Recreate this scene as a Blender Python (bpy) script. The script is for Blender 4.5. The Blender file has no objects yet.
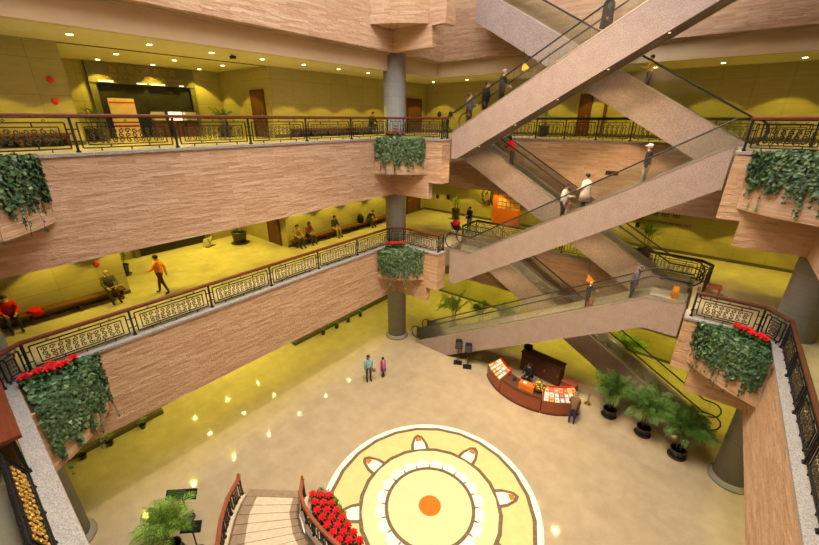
import bpy, bmesh, math, random
from mathutils import Vector, Matrix
random.seed(7)
C = bpy.context.scene.collection
PI = math.pi
F1, F2, F3 = 6.8, 12.7, 19.6          # floor levels of the galleries
XL, XR, YF, YN, YB = -14.0, 2.72, 16.2, -0.1, 20.5   # faces of the atrium well
WALLY = 24.7                           # back wall of the galleries
CAMZ = 13.6
AY0, AY1 = 4.0, 11.75                  # alcove of the side gallery

# ------------------------------------------------------------------ materials
def new_mat(name):
    m = bpy.data.materials.new(name); m.use_nodes = True
    nt = m.node_tree; nt.nodes.clear()
    out = nt.nodes.new('ShaderNodeOutputMaterial')
    b = nt.nodes.new('ShaderNodeBsdfPrincipled')
    nt.links.new(b.outputs[0], out.inputs[0])
    return m, nt, b, out
def setb(b, col, rough=.6, spec=.3, metal=0):
    b.inputs['Base Color'].default_value = (*col, 1)
    b.inputs['Roughness'].default_value = rough
    b.inputs['Specular IOR Level'].default_value = spec
    b.inputs['Metallic'].default_value = metal
def N(nt, t, **k):
    n = nt.nodes.new(t)
    for a, v in k.items():
        if a.startswith('i_'): n.inputs[a[2:].replace('_', ' ')].default_value = v
        else: setattr(n, a, v)
    return n
def ramp(nt, fac, stops):
    r = nt.nodes.new('ShaderNodeValToRGB')
    el = r.color_ramp.elements
    while len(el) < len(stops): el.new(.5)
    for e, (p, c) in zip(el, stops): e.position = p; e.color = (*c, 1)
    nt.links.new(fac, r.inputs[0]); return r
def plain(name, col, rough=.6, spec=.3, metal=0, var=.12, scale=6):
    m, nt, b, out = new_mat(name); setb(b, col, rough, spec, metal)
    tc = N(nt, 'ShaderNodeTexCoord'); n = N(nt, 'ShaderNodeTexNoise', i_Scale=scale, i_Detail=3)
    nt.links.new(tc.outputs['Object'], n.inputs['Vector'])
    lo = [max(0, c*(1-var)) for c in col]; hi = [min(1, c*(1+var)) for c in col]
    r = ramp(nt, n.outputs['Fac'], [(.3, lo), (.7, hi)])
    nt.links.new(r.outputs[0], b.inputs['Base Color'])
    return m
def wallcoord(nt, su=1, sv=1):
    g = N(nt, 'ShaderNodeNewGeometry'); s = N(nt, 'ShaderNodeSeparateXYZ')
    nt.links.new(g.outputs['Position'], s.inputs[0])
    a = N(nt, 'ShaderNodeMath', operation='ADD'); nt.links.new(s.outputs[0], a.inputs[0]); nt.links.new(s.outputs[1], a.inputs[1])
    mu = N(nt, 'ShaderNodeMath', operation='MULTIPLY'); nt.links.new(a.outputs[0], mu.inputs[0]); mu.inputs[1].default_value = su
    mv = N(nt, 'ShaderNodeMath', operation='MULTIPLY'); nt.links.new(s.outputs[2], mv.inputs[0]); mv.inputs[1].default_value = sv
    c = N(nt, 'ShaderNodeCombineXYZ'); nt.links.new(mu.outputs[0], c.inputs[0]); nt.links.new(mv.outputs[0], c.inputs[1])
    return c.outputs[0]
def mix(nt, fac, a, b, blend='MIX'):
    m = N(nt, 'ShaderNodeMix', data_type='RGBA', blend_type=blend)
    for sock, v in ((m.inputs[0], fac), (m.inputs[6], a), (m.inputs[7], b)):
        if hasattr(v, 'links'): nt.links.new(v, sock)
        elif isinstance(v, (int, float)): sock.default_value = v
        else: sock.default_value = (*v, 1)
    return m.outputs[2]
def stone_mat():
    m, nt, b, out = new_mat('split_face_sandstone'); setb(b, (.5, .35, .22), .8, .15)
    v = wallcoord(nt)
    br = N(nt, 'ShaderNodeTexBrick', offset=.37, i_Scale=1.0)
    br.inputs['Color1'].default_value = (0, 0, 0, 1); br.inputs['Color2'].default_value = (1, 1, 1, 1); br.inputs['Mortar'].default_value = (.45, .45, .45, 1)
    br.inputs['Mortar Size'].default_value = .004; br.inputs['Brick Width'].default_value = .95; br.inputs['Row Height'].default_value = .11
    nt.links.new(v, br.inputs['Vector'])
    v2 = wallcoord(nt, 1.7, 5.5)
    n1 = N(nt, 'ShaderNodeTexNoise', i_Scale=1.4, i_Detail=6, i_Roughness=.65); nt.links.new(v2, n1.inputs['Vector'])
    v3 = wallcoord(nt, .12, .5)
    n2 = N(nt, 'ShaderNodeTexNoise', i_Scale=2, i_Detail=2); nt.links.new(v3, n2.inputs['Vector'])
    r1 = ramp(nt, br.outputs['Color'], [(0, (.54, .355, .225)), (.5, (.60, .41, .27)), (1, (.66, .475, .33))])
    r2 = ramp(nt, n1.outputs['Fac'], [(.26, (.42, .33, .27)), (.40, (.86, .83, .80)), (.72, (1, .99, .97))])
    c = mix(nt, .75, r1.outputs[0], r2.outputs[0], 'MULTIPLY')
    r3 = ramp(nt, n2.outputs['Fac'], [(.35, (.88, .86, .84)), (.65, (1, 1, 1))])
    c = mix(nt, .6, c, r3.outputs[0], 'MULTIPLY')
    nt.links.new(c, b.inputs['Base Color'])
    ad = N(nt, 'ShaderNodeMath', operation='MULTIPLY_ADD'); nt.links.new(br.outputs['Color'], ad.inputs[0]); ad.inputs[1].default_value = .35
    nt.links.new(n1.outputs['Fac'], ad.inputs[2])
    bp = N(nt, 'ShaderNodeBump', i_Strength=.9, i_Distance=.08); nt.links.new(ad.outputs[0], bp.inputs['Height'])
    nt.links.new(bp.outputs[0], b.inputs['Normal'])
    return m
def speckle(name, c0, c1, c2, scale=60, rough=.45, spec=.4):
    m, nt, b, out = new_mat(name); setb(b, c1, rough, spec)
    g = N(nt, 'ShaderNodeNewGeometry')
    n = N(nt, 'ShaderNodeTexNoise', i_Scale=scale, i_Detail=3, i_Roughness=.7); nt.links.new(g.outputs['Position'], n.inputs['Vector'])
    n2 = N(nt, 'ShaderNodeTexNoise', i_Scale=scale*.12, i_Detail=2); nt.links.new(g.outputs['Position'], n2.inputs['Vector'])
    r = ramp(nt, n.outputs['Fac'], [(.36, c0), (.5, c1), (.64, c2)])
    r2 = ramp(nt, n2.outputs['Fac'], [(.3, (.84, .84, .84)), (.7, (1, 1, 1))])
    nt.links.new(mix(nt, .8, r.outputs[0], r2.outputs[0], 'MULTIPLY'), b.inputs['Base Color'])
    return m
def panel_wall(name, col, w=1.2, h=1.0, joint=.62):
    m, nt, b, out = new_mat(name); setb(b, col, .6, .25)
    v = wallcoord(nt)
    br = N(nt, 'ShaderNodeTexBrick', offset=0, i_Scale=1.0)
    lo = [c*.93 for c in col]; jo = [c*joint for c in col]
    br.inputs['Color1'].default_value = (*lo, 1); br.inputs['Color2'].default_value = (*col, 1); br.inputs['Mortar'].default_value = (*jo, 1)
    br.inputs['Mortar Size'].default_value = .008; br.inputs['Brick Width'].default_value = w; br.inputs['Row Height'].default_value = h
    nt.links.new(v, br.inputs['Vector'])
    n = N(nt, 'ShaderNodeTexNoise', i_Scale=3, i_Detail=5); nt.links.new(wallcoord(nt, .6, 3), n.inputs['Vector'])
    r = ramp(nt, n.outputs['Fac'], [(.3, (.82, .82, .8)), (.7, (1, 1, 1))])
    nt.links.new(mix(nt, .7, br.outputs['Color'], r.outputs[0], 'MULTIPLY'), b.inputs['Base Color'])
    return m
def floor_mat(name, col, tile, rough, spec, joint=.9, var=.9):
    m, nt, b, out = new_mat(name); setb(b, col, rough, spec)
    g = N(nt, 'ShaderNodeNewGeometry')
    br = N(nt, 'ShaderNodeTexBrick', offset=0, i_Scale=1.0)
    br.inputs['Color1'].default_value = (*[c*var for c in col], 1); br.inputs['Color2'].default_value = (*col, 1)
    br.inputs['Mortar'].default_value = (*[c*joint for c in col], 1)
    br.inputs['Mortar Size'].default_value = .006; br.inputs['Brick Width'].default_value = tile; br.inputs['Row Height'].default_value = tile
    nt.links.new(g.outputs['Position'], br.inputs['Vector'])
    n = N(nt, 'ShaderNodeTexNoise', i_Scale=1.6, i_Detail=6, i_Roughness=.6); nt.links.new(g.outputs['Position'], n.inputs['Vector'])
    r = ramp(nt, n.outputs['Fac'], [(.3, (.78, .77, .75)), (.7, (1, 1, 1))])
    n3 = N(nt, 'ShaderNodeTexNoise', i_Scale=26, i_Detail=2); nt.links.new(g.outputs['Position'], n3.inputs['Vector'])
    r3 = ramp(nt, n3.outputs['Fac'], [(.35, (.86, .86, .86)), (.65, (1, 1, 1))])
    c = mix(nt, .8, br.outputs['Color'], r.outputs[0], 'MULTIPLY'); c = mix(nt, .7, c, r3.outputs[0], 'MULTIPLY')
    nt.links.new(c, b.inputs['Base Color'])
    return m
def wood(name, c0, c1, rough=.35, spec=.4, axis=(1, 12, 12)):
    m, nt, b, out = new_mat(name); setb(b, c1, rough, spec)
    tc = N(nt, 'ShaderNodeTexCoord'); mp = N(nt, 'ShaderNodeMapping'); mp.inputs['Scale'].default_value = axis
    nt.links.new(tc.outputs['Object'], mp.inputs[0])
    n = N(nt, 'ShaderNodeTexNoise', i_Scale=3, i_Detail=4); nt.links.new(mp.outputs[0], n.inputs['Vector'])
    r = ramp(nt, n.outputs['Fac'], [(.3, c0), (.7, c1)]); nt.links.new(r.outputs[0], b.inputs['Base Color'])
    return m
def glass_mat(name, tint, fac):
    m, nt, b, out = new_mat(name); nt.nodes.remove(b)
    t = N(nt, 'ShaderNodeBsdfTransparent'); t.inputs[0].default_value = (*tint, 1)
    g = N(nt, 'ShaderNodeBsdfGlossy'); g.inputs['Roughness'].default_value = .06; g.inputs[0].default_value = (.9, .95, .92, 1)
    fr = N(nt, 'ShaderNodeFresnel'); fr.inputs[0].default_value = 1.45
    ad = N(nt, 'ShaderNodeMath', operation='ADD'); nt.links.new(fr.outputs[0], ad.inputs[0]); ad.inputs[1].default_value = fac
    mx = N(nt, 'ShaderNodeMixShader'); nt.links.new(ad.outputs[0], mx.inputs[0]); nt.links.new(t.outputs[0], mx.inputs[1]); nt.links.new(g.outputs[0], mx.inputs[2])
    nt.links.new(mx.outputs[0], out.inputs[0]); return m
def emit(name, col, s):
    m, nt, b, out = new_mat(name); setb(b, col, .5)
    b.inputs['Emission Color'].default_value = (*col, 1); b.inputs['Emission Strength'].default_value = s
    return m
M = {}
M['stone'] = stone_mat()
M['skin_granite'] = speckle('pink_granite', (.275, .215, .19), (.355, .28, .25), (.43, .355, .32), 22, .5, .3)
M['coping'] = speckle('grey_granite', (.22, .21, .21), (.34, .325, .32), (.48, .465, .45), 34, .5)
M['column'] = panel_wall('grey_column_stone', (.27, .265, .24), .6, .7, .7)
M['gwall'] = panel_wall('travertine_panels', (.41, .35, .165), 1.25, 1.1)
M['gfloor'] = floor_mat('polished_limestone', (.62, .55, .36), 1.0, .22, .35)
M['floor'] = floor_mat('polished_terrazzo', (.50, .41, .28), 1.2, .085, .5, .95, .93)
M['ceil'] = plain('ceiling_plaster', (.55, .50, .32), .8, .2, var=.05)
M['dark_line'] = plain('dark_reveal', (.10, .085, .06), .8)
M['soffit'] = plain('soffit_plaster', (.52, .40, .25), .8, .1, var=.06, scale=1)
M['iron'] = plain('black_iron', (.014, .013, .013), .55, .25)
M['scroll'] = plain('bronzed_iron', (.06, .043, .02), .5, .3)
M['rail_wood'] = wood('mahogany_rail', (.11, .026, .013), (.18, .05, .022), .45, .2)
M['red_wood'] = wood('red_brown_wood', (.24, .062, .03), (.34, .10, .05), .45, .25)
M['brown_wood'] = wood('dark_brown_wood', (.075, .028, .014), (.13, .052, .024), .5, .22)
M['bench_wood'] = wood('bench_wood', (.10, .042, .016), (.16, .072, .028), .5, .25)
M['door_wood'] = wood('door_wood', (.09, .032, .014), (.15, .055, .022), .4, .4, (8, 8, 1))
M['glass'] = glass_mat('clear_glass', (.955, .97, .95), .035)
M['steel'] = plain('brushed_steel', (.66, .63, .56), .32, .5, .85, var=.08)
M['rubber'] = plain('black_rubber', (.022, .02, .02), .4, .4)
M['step'] = plain('step_metal', (.36, .33, .27), .42, .5, .5)
M['dark_metal'] = plain('dark_metal', (.07, .07, .072), .35, .5, .5)
M['truss_soffit'] = plain('truss_soffit', (.15, .115, .085), .7, .2)
M['gold'] = plain('polished_brass', (.75, .50, .13), .3, .5, 1)
M['yellow_edge'] = plain('yellow_edge_strip', (.75, .55, .10), .5)
M['black'] = plain('black_plastic', (.012, .012, .013), .55, .2)
M['shop_shade'] = plain('painted_interior_shade', (.035, .032, .024), .8, .1)  # shade of the portal interior put into the colour
M['olive_frame'] = plain('bronze_fascia', (.145, .125, .065), .6, .3)
M['gilt'] = plain('gilt_lettering', (.42, .27, .05), .5, .4)
M['ivy'] = plain('ivy_leaf', (.040, .095, .038), .45, .4, var=.75, scale=14)
M['ivy_light'] = plain('ivy_young_leaf', (.15, .23, .10), .5, .3, var=.4, scale=14)
M['stem'] = plain('plant_stem', (.11, .09, .035), .7)
M['palm'] = plain('palm_leaf', (.085, .20, .035), .45, .4, var=.5, scale=5)
M['palm_light'] = plain('bright_palm_leaf', (.22, .40, .06), .45, .4, var=.4, scale=5)
M['soil'] = plain('potting_soil', (.035, .025, .016), .95)
M['pot'] = plain('dark_glazed_pot', (.030, .022, .02), .35, .5)
M['terracotta'] = plain('terracotta', (.34, .13, .05), .7)
M['red_bract'] = plain('poinsettia_red', (.72, .012, .02), .5, .3, var=.35, scale=9)
M['leaf_green'] = plain('leaf_green', (.06, .15, .03), .5)
M['cream'] = plain('cream_inlay', (.76, .59, .27), .35, .3, var=.05, scale=3)
M['cream_light'] = plain('light_cream_inlay', (.80, .67, .38), .35, .3, var=.04, scale=3)
M['white_inlay'] = plain('white_inlay', (.88, .86, .80), .35, .3, var=.03)
M['brown_inlay'] = plain('brown_inlay', (.16, .12, .065), .4, .3, var=.25, scale=9)
M['orange_inlay'] = plain('orange_inlay', (.66, .17, .008), .4, .3, var=.06)
M['tread'] = plain('stair_tread_stone', (.62, .53, .40), .55, .2, var=.08, scale=8)
M['tread_edge'] = plain('brown_stair_border', (.30, .22, .15), .5, .2, var=.12)
M['paper'] = plain('white_paper', (.80, .78, .70), .7)
M['pink_board'] = plain('pale_pink_board', (.72, .50, .40), .7, var=.08)
M['red_paint'] = plain('red_paint', (.62, .02, .015), .4, .4)
M['orange_board'] = plain('orange_board', (.62, .15, .02), .5, .3, var=.1)
M['yellow_tag'] = plain('yellow_plastic', (.85, .55, .04), .4, .4)
M['orange_tag'] = plain('orange_plastic', (.85, .33, .02), .4, .4)
M['blue_plaque'] = plain('dark_blue_plaque', (.02, .025, .08), .4, .4)
M['lamp'] = emit('warm_lamp_face', (1.0, .82, .40), 14)
M['lamp_bright'] = emit('bright_lamp_face', (1.0, .80, .32), 160)
M['shelf_lamp'] = emit('shop_lamp_face', (1.0, .85, .5), 1.6)
M['skin'] = plain('skin', (.55, .30, .19), .55, .3, var=.06)
M['hair'] = plain('black_hair', (.012, .010, .009), .5, .4)
M['grey_hair'] = plain('grey_hair', (.25, .24, .23), .6)
M['eye'] = plain('eye_dark', (.01, .008, .006), .3)
_cc = {}
def cloth(col):
    k = tuple(col)
    if k not in _cc: _cc[k] = plain('cloth_fabric', col, .85, .15, var=.18, scale=9)
    return _cc[k]

YEL = (1.0, .78, .09)
YEG = (1.0, .90, .08)
def spot(x, y, z, e, size=1.64, blend=.14, col=YEL, rad=.07):
    l = bpy.data.lights.new('downlight_beam', 'SPOT'); l.energy = e; l.color = col; l.spot_size = size; l.spot_blend = blend; l.shadow_soft_size = rad
    o = bpy.data.objects.new('downlight_beam', l); C.objects.link(o); o.location = (x, y, z)

# ------------------------------------------------------------------ mesh helpers
class MB:
    def __init__(s): s.bm = bmesh.new()
    def quad(s, *p):
        return s.bm.faces.new([s.bm.verts.new(q) for q in p])
    def box(s, x0, x1, y0, y1, z0, z1, mi=0):
        return s.hexa([(x0, y0, z0), (x1, y0, z0), (x1, y1, z0), (x0, y1, z0), (x0, y0, z1), (x1, y0, z1), (x1, y1, z1), (x0, y1, z1)], mi)
    def hexa(s, p, mi=0):
        v = [s.bm.verts.new(q) for q in p]
        for f in ((0, 3, 2, 1), (4, 5, 6, 7), (0, 1, 5, 4), (1, 2, 6, 5), (2, 3, 7, 6), (3, 0, 4, 7)):
            s.bm.faces.new([v[i] for i in f]).material_index = mi
    def bar(s, a, b, w, h, up=(0, 0, 1), mi=0):
        a = Vector(a); b = Vector(b); d = (b-a).normalized(); up = Vector(up)
        if abs(d.dot(up)) > .99: up = Vector((1, 0, 0))
        r = d.cross(up).normalized()*w/2; u = r.cross(d).normalized()*h/2
        s.hexa([a-r-u, a+r-u, b+r-u, b-r-u, a-r+u, a+r+u, b+r+u, b-r+u], mi)
    def prism(s, pts, d, mi=0):
        """polygon pts (3D, in order) swept by vector d"""
        d = Vector(d); a = [s.bm.verts.new(p) for p in pts]; b = [s.bm.verts.new(Vector(p)+d) for p in pts]
        n = len(pts)
        fs = [s.bm.faces.new(a[::-1]), s.bm.faces.new(b)]
        for i in range(n): fs.append(s.bm.faces.new([a[i], a[(i+1) % n], b[(i+1) % n], b[i]]))
        for f in fs: f.material_index = mi
    def tube(s, pts, r, n=8, mi=0, cap=True, closed=False):
        pts = [Vector(p) for p in pts]; rr = r if isinstance(r, (list, tuple)) else [r]*len(pts)
        rings = []; m = len(pts); up0 = None
        for i, p in enumerate(pts):
            if closed: d = pts[(i+1) % m]-pts[i-1]
            else: d = pts[min(i+1, m-1)]-pts[max(i-1, 0)]
            d.normalize()
            if up0 is None: up0 = Vector((0, 0, 1)) if abs(d.z) < .9 else Vector((1, 0, 0))
            x = d.cross(up0)
            if x.length < 1e-4: x = d.cross(Vector((0, 1, 0)))
            x.normalize(); y = x.cross(d).normalized(); up0 = y
            rings.append([s.bm.verts.new(p+(x*math.cos(2*PI*k/n)+y*math.sin(2*PI*k/n))*rr[i]) for k in range(n)])
        for i in range(m if closed else m-1):
            A, B = rings[i], rings[(i+1) % m]
            for k in range(n):
                f = s.bm.faces.new([A[k], A[(k+1) % n], B[(k+1) % n], B[k]]); f.material_index = mi; f.smooth = n > 4
        if cap and not closed:
            s.bm.faces.new(rings[0]).material_index = mi; s.bm.faces.new(rings[-1][::-1]).material_index = mi
    def rect_sweep(s, pts, w, h, mi=0):
        """rectangular rail with mitred corners along a 3-D path (z up)"""
        pts = [Vector(p) for p in pts]; rings = []
        for i, p in enumerate(pts):
            a = (p-pts[i-1]) if i else (pts[1]-p); b = (pts[i+1]-p) if i < len(pts)-1 else (p-pts[i-1])
            a.z = 0; b.z = 0; a.normalize(); b.normalize()
            t = (a+b).normalized(); nrm = Vector((t.y, -t.x, 0)); k = 1/max(.35, t.dot(b))
            q = [(-.5, -.5), (.5, -.5), (.5, .2), (.3, .5), (-.3, .5), (-.5, .2)]
            rings.append([s.bm.verts.new(p+nrm*(u*w*k)+Vector((0, 0, v*h))) for u, v in q])
        n = 6
        for A, B in zip(rings, rings[1:]):
            for k in range(n): s.bm.faces.new([A[k], A[(k+1) % n], B[(k+1) % n], B[k]]).material_index = mi
        s.bm.faces.new(rings[0][::-1]); s.bm.faces.new(rings[-1])
    def lathe(s, prof, c=(0, 0, 0), n=24, mi=0):
        rings = []
        for r, z in prof:
            rings.append([s.bm.verts.new((c[0]+r*math.cos(2*PI*k/n), c[1]+r*math.sin(2*PI*k/n), c[2]+z)) for k in range(n)])
        for A, B in zip(rings, rings[1:]):
            for k in range(n):
                f = s.bm.faces.new([A[k], A[(k+1) % n], B[(k+1) % n], B[k]]); f.material_index = mi; f.smooth = True
        s.bm.faces.new(rings[0][::-1]).material_index = mi; s.bm.faces.new(rings[-1]).material_index = mi
    def ball(s, c, r, mi=0, sub=2):
        r = (r, r, r) if isinstance(r, (int, float)) else r
        g = bmesh.ops.create_icosphere(s.bm, subdivisions=sub, radius=1, matrix=Matrix.Translation(c) @ Matrix.Diagonal((*r, 1)))
        for v in g['verts']:
            for f in v.link_faces: f.material_index = mi; f.smooth = True
    def build(s, name, mats, parent=None, loc=None, rz=0, normals=True):
        if normals: bmesh.ops.recalc_face_normals(s.bm, faces=s.bm.faces)
        me = bpy.data.meshes.new(name); s.bm.to_mesh(me); s.bm.free()
        for m in (mats if isinstance(mats, (list, tuple)) else [mats]): me.materials.append(m)
        return put(name, me, parent, loc, rz)
def put(name, me, parent=None, loc=None, rz=0):
    o = bpy.data.objects.new(name, me); C.objects.link(o); o.parent = parent
    if loc: o.location = loc
    o.rotation_euler = (0, 0, rz)
    return o
def thing(name, label, cat, loc=(0, 0, 0), rz=0, group=None):
    o = bpy.data.objects.new(name, None); C.objects.link(o); o.location = loc; o.rotation_euler = (0, 0, rz)
    o.empty_display_size = .1
    return tag(o, label, cat, group)
def tag(o, label, cat, group=None, kind=None):
    o['label'] = label; o['category'] = cat
    if group: o['group'] = group
    if kind: o['kind'] = kind
    return o
def struct(o, label=None):
    o['kind'] = 'structure'
    if label: o['label'] = label
    return o
def dup(root, loc, rz, label, group=None):
    r = root.copy(); C.objects.link(r); r.location = loc; r.rotation_euler = (0, 0, rz); r['label'] = label
    if group: r['group'] = group
    for ch in list(root.children):
        c = ch.copy(); C.objects.link(c); c.parent = r
        for g in list(ch.children):
            d = g.copy(); C.objects.link(d); d.parent = c
    return r
def sbox(name, mat, x0, x1, y0, y1, z0, z1):
    b = MB(); b.box(x0, x1, y0, y1, z0, z1); return struct(b.build(name, mat))
ORD = ['first', 'second', 'third', 'fourth', 'fifth', 'sixth', 'seventh', 'eighth', 'ninth', 'tenth', 'eleventh', 'twelfth', 'thirteenth', 'fourteenth', 'fifteenth', 'sixteenth', 'seventeenth', 'eighteenth']

# ------------------------------------------------------------------ the setting
STL = [(-11.55, 4.55), (-11.4, 4.18), (-10.98, 3.54), (-10.21, 2.84), (-9.3, 2.3), (-8.0, 1.7), (-6.6, 1.3)]
STR = [(-9.95, 5.9), (-9.64, 5.49), (-9.3, 5.1), (-8.53, 4.78), (-7.69, 4.69), (-6.7, 4.68), (-5.8, 4.75)]
# ground floor with the stairwell opening
bm = bmesh.new()
hole = STL[1:] + STR[1:][::-1]
outer = [(-25, -7), (10, -7), (10, 25), (-25, 25)]
edges = []
for loop in (outer, hole):
    vs = [bm.verts.new((x, y, 0)) for x, y in loop]
    for i in range(len(vs)): edges.append(bm.edges.new((vs[i], vs[(i+1) % len(vs)])))
bmesh.ops.triangle_fill(bm, edges=edges, use_beauty=True)
bm.verts.ensure_lookup_table()
for f in bm.faces:
    if f.normal.z < 0: f.normal_flip()
# thickness at the hole rim
vs = [bm.verts.new((x, y, -2.6)) for x, y in hole]
top = [v for v in bm.verts if v.co.z > -.1]
hv = [min(top, key=lambda v: (v.co.xy-Vector(h)).length) for h in hole]
for i in range(len(hole)):
    j = (i+1) % len(hole)
    bm.faces.new([hv[i], hv[j], vs[j], vs[i]])
me = bpy.data.meshes.new('floor'); bm.to_mesh(me); bm.free(); me.materials.append(M['floor'])
struct(put('floor', me))

def galleries(z, zc, slab_front):
    """ring of gallery floor at level z, ceilings of the level below at zc"""
    f = MB()
    f.box(-25, XL-.36, -7, 25, z-.25, z); f.box(XR+.36, 10, -7, 25, z-.25, z)
    f.box(XL-.36, XR+.36, YB+.36, 25, z-.25, z); f.box(XL-.36, XR+.36, -7, (-.7 if z > 9 else YN)-.36, z-.25, z)
    f.box(XL-.36, -11.25, YF+.36, YB+.36, z-.25, z)
    f.box(.3, XR+.36, YF+.36, YB+.36, z-.25, z)
    struct(f.build('floor', M['gfloor']))
    c = MB()
    c.box(-25, XL-.02, -7, 25, zc, zc+.2); c.box(XR+.02, 10, -7, 25, zc, zc+.2)
    c.box(XL-.02, XR+.02, YB+.02, 25, zc, zc+.2); c.box(XL-.02, XR+.02, -7, (-.72 if z > 9 else YN-.02), zc, zc+.2)
    struct(c.build('ceiling', M['ceil']))
    s = MB()
    s.box(XL-.3, -11.3, YF+.36, YB-.02, z-1.2, z-.27); s.box(.35, XR+.3, YF+.36, YB-.02, z-1.2, z-.27)
    struct(s.build('ceiling', M['soffit']))
galleries(F1, 3.75, 0); galleries(F2, 9.7, 0)

def parapet(z0, z1, notch=.85):
    T = .35
    w = MB(); w.box(XL-T, XL, YN-T, YF+T, z0, z1); struct(w.build('wall_left', M['stone']))
    w = MB(); w.box(XR, XR+T, YN-T, YF+T, z0, z1); struct(w.build('wall_right', M['stone']))
    w = MB()
    if z0 > 9: w.box(XL, -12, YN-T, YN, z0, z1); w.box(-12.35, -12, -.7, YN-T, z0, z1); w.box(-12, XR, -.7-T, -.7, z0, z1)
    else: w.box(XL, XR, YN-T, YN, z0, z1)
    struct(w.build('wall_near', M['stone']))
    w = MB()
    w.prism([(XL, YF, z0), (-11.65, YF, z0), (-11.65, YF, z0+notch), (-10.9, YF, z0+notch), (-10.9, YF, z1), (XL, YF, z1)], (0, T, 0))
    w.box(-11.25, -10.9, YF+T, YF+.75, z0+notch, z1)
    w.prism([(XR, YF, z0), (.9, YF, z0), (.9, YF, z0+notch), (.27, YF, z0+notch), (.27, YF, z1), (XR, YF, z1)], (0, T, 0))
    w.box(.27, .6, YF+T, YF+.75, z0+notch, z1)
    struct(w.build('wall_far', M['stone']))
    w = MB(); w.box(XL-T, XR+T, YB, YB+T, z0, z1); struct(w.build('wall_back', M['stone']))
    for x0, x1 in ((XL-T, XL), (XR, XR+T)):
        w = MB(); w.box(x0, x1, YF+T, YB, z0, z1); struct(w.build('wall_left' if x0 < -5 else 'wall_right', M['stone']))
parapet(3.75, F1-.08); parapet(9.7, F2-.08); parapet(16.67, 21.0)
def coping(z):
    w = MB(); a = .36; e = .05
    w.box(XL-a, XL+e, YN-a, YF+a, z-.08, z); struct(w.build('trim_1', M['coping']))
    w = MB(); w.box(XR-e, XR+a, YN-a, YF+a, z-.08, z); struct(w.build('trim_2', M['coping']))
    w = MB()
    if z > 9: w.box(XL+e, -12, YN-a, YN+.02, z-.08, z); w.box(-12, XR-e, -.7-a, -.68, z-.08, z)
    else: w.box(XL+e, XR-e, YN-a, YN+.02, z-.08, z)
    struct(w.build('trim_3', M['coping']))
    w = MB(); w.box(XL+e, -10.88, YF-e, YF+a, z-.08, z); w.box(-11.25, -10.88, YF+a, YF+.77, z-.08, z)
    w.box(.25, XR-e, YF-e, YF+a, z-.08, z); w.box(.25, .3, YF+a, YF+.77, z-.08, z); struct(w.build('trim_4', M['coping']))
    w = MB(); w.box(-11.25, .3, YB-e, YB+a, z-.08, z); struct(w.build('trim_5', M['coping']))
coping(F1); coping(F2)
# upper ceiling over the second gallery, the beam under the top parapet
ZC = 15.95
c = MB()
c.box(-25, XL-.8, -7, 25, ZC, ZC+.2); c.box(XR+.8, 10, -7, 25, ZC, ZC+.2); c.box(XL-.8, XR+.8, YB+.6, 25, ZC, ZC+.2); c.box(XL-.8, XR+.8, -7, -1.4, ZC, ZC+.2)
struct(c.build('ceiling', M['ceil']))
c = MB()
c.box(XL-.8, XL-.5, -1.4, YB+.6, ZC-.06, 16.67); c.box(XR+.5, XR+.8, -1.4, YB+.6, ZC-.06, 16.67); c.box(XL-.5, XR+.5, YB+.3, YB+.6, ZC-.06, 16.67); c.box(XL-.5, XR+.5, -1.4, -1.1, ZC-.06, 16.67)
c.box(XL-.5, XL-.36, -1.1, YB+.3, 16.6, 16.72); c.box(XR+.36, XR+.5, -1.1, YB+.3, 16.6, 16.72); c.box(XL-.36, XR+.36, YB+.2, YB+.3, 16.6, 16.72); c.box(XL-.36, XR+.36, -1.1, -.45, 16.6, 16.66)
struct(c.build('ceiling', M['soffit']))
c = MB(); c.box(-18.30, -18.24, 4.02, 11.73, ZC-.03, ZC); struct(c.build('trim_6', M['dark_line']))
w = MB(); w.box(XL-1, XR+1, YB+.36, YB+.66, 21.0, 27.5); struct(w.build('wall_back', M['stone']))  # unseen upper walls, added to cut daylight near the top and back
for nm, q in (('wall_left', (XL-.66, XL-.36, -1.5, YB+.66)), ('wall_right', (XR+.36, XR+.66, -1.5, YB+.66)), ('wall_near', (XL-.66, XR+.66, -1.8, -1.5))):
    w = MB(); w.box(*q, 21.0, 27.5); struct(w.build(nm, M['stone']))
c = MB(); OX0, OX1, OY0, OY1 = -13.2, 1.9, .5, 15.2  # unseen roof, its opening shaped for the daylight falloff
c.box(XL-1, OX0, -2, 22, 27.5, 27.8); c.box(OX1, XR+1, -2, 22, 27.5, 27.8); c.box(OX0, OX1, OY1, 22, 27.5, 27.8); c.box(OX0, OX1, -2, OY0, 27.5, 27.8)
struct(c.build('ceiling', M['ceil']))
# roof ring above the top gallery, open skylight over the well
c = MB()
c.box(-25, XL-.36, -7, 25, 21.3, 21.6); c.box(XR+.36, 10, -7, 25, 21.3, 21.6); c.box(XL-.36, XR+.36, YB+.36, 25, 21.3, 21.6); c.box(XL-.36, XR+.36, -7, YN-.36, 21.3, 21.6)
struct(c.build('ceiling', M['ceil']))

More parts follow.
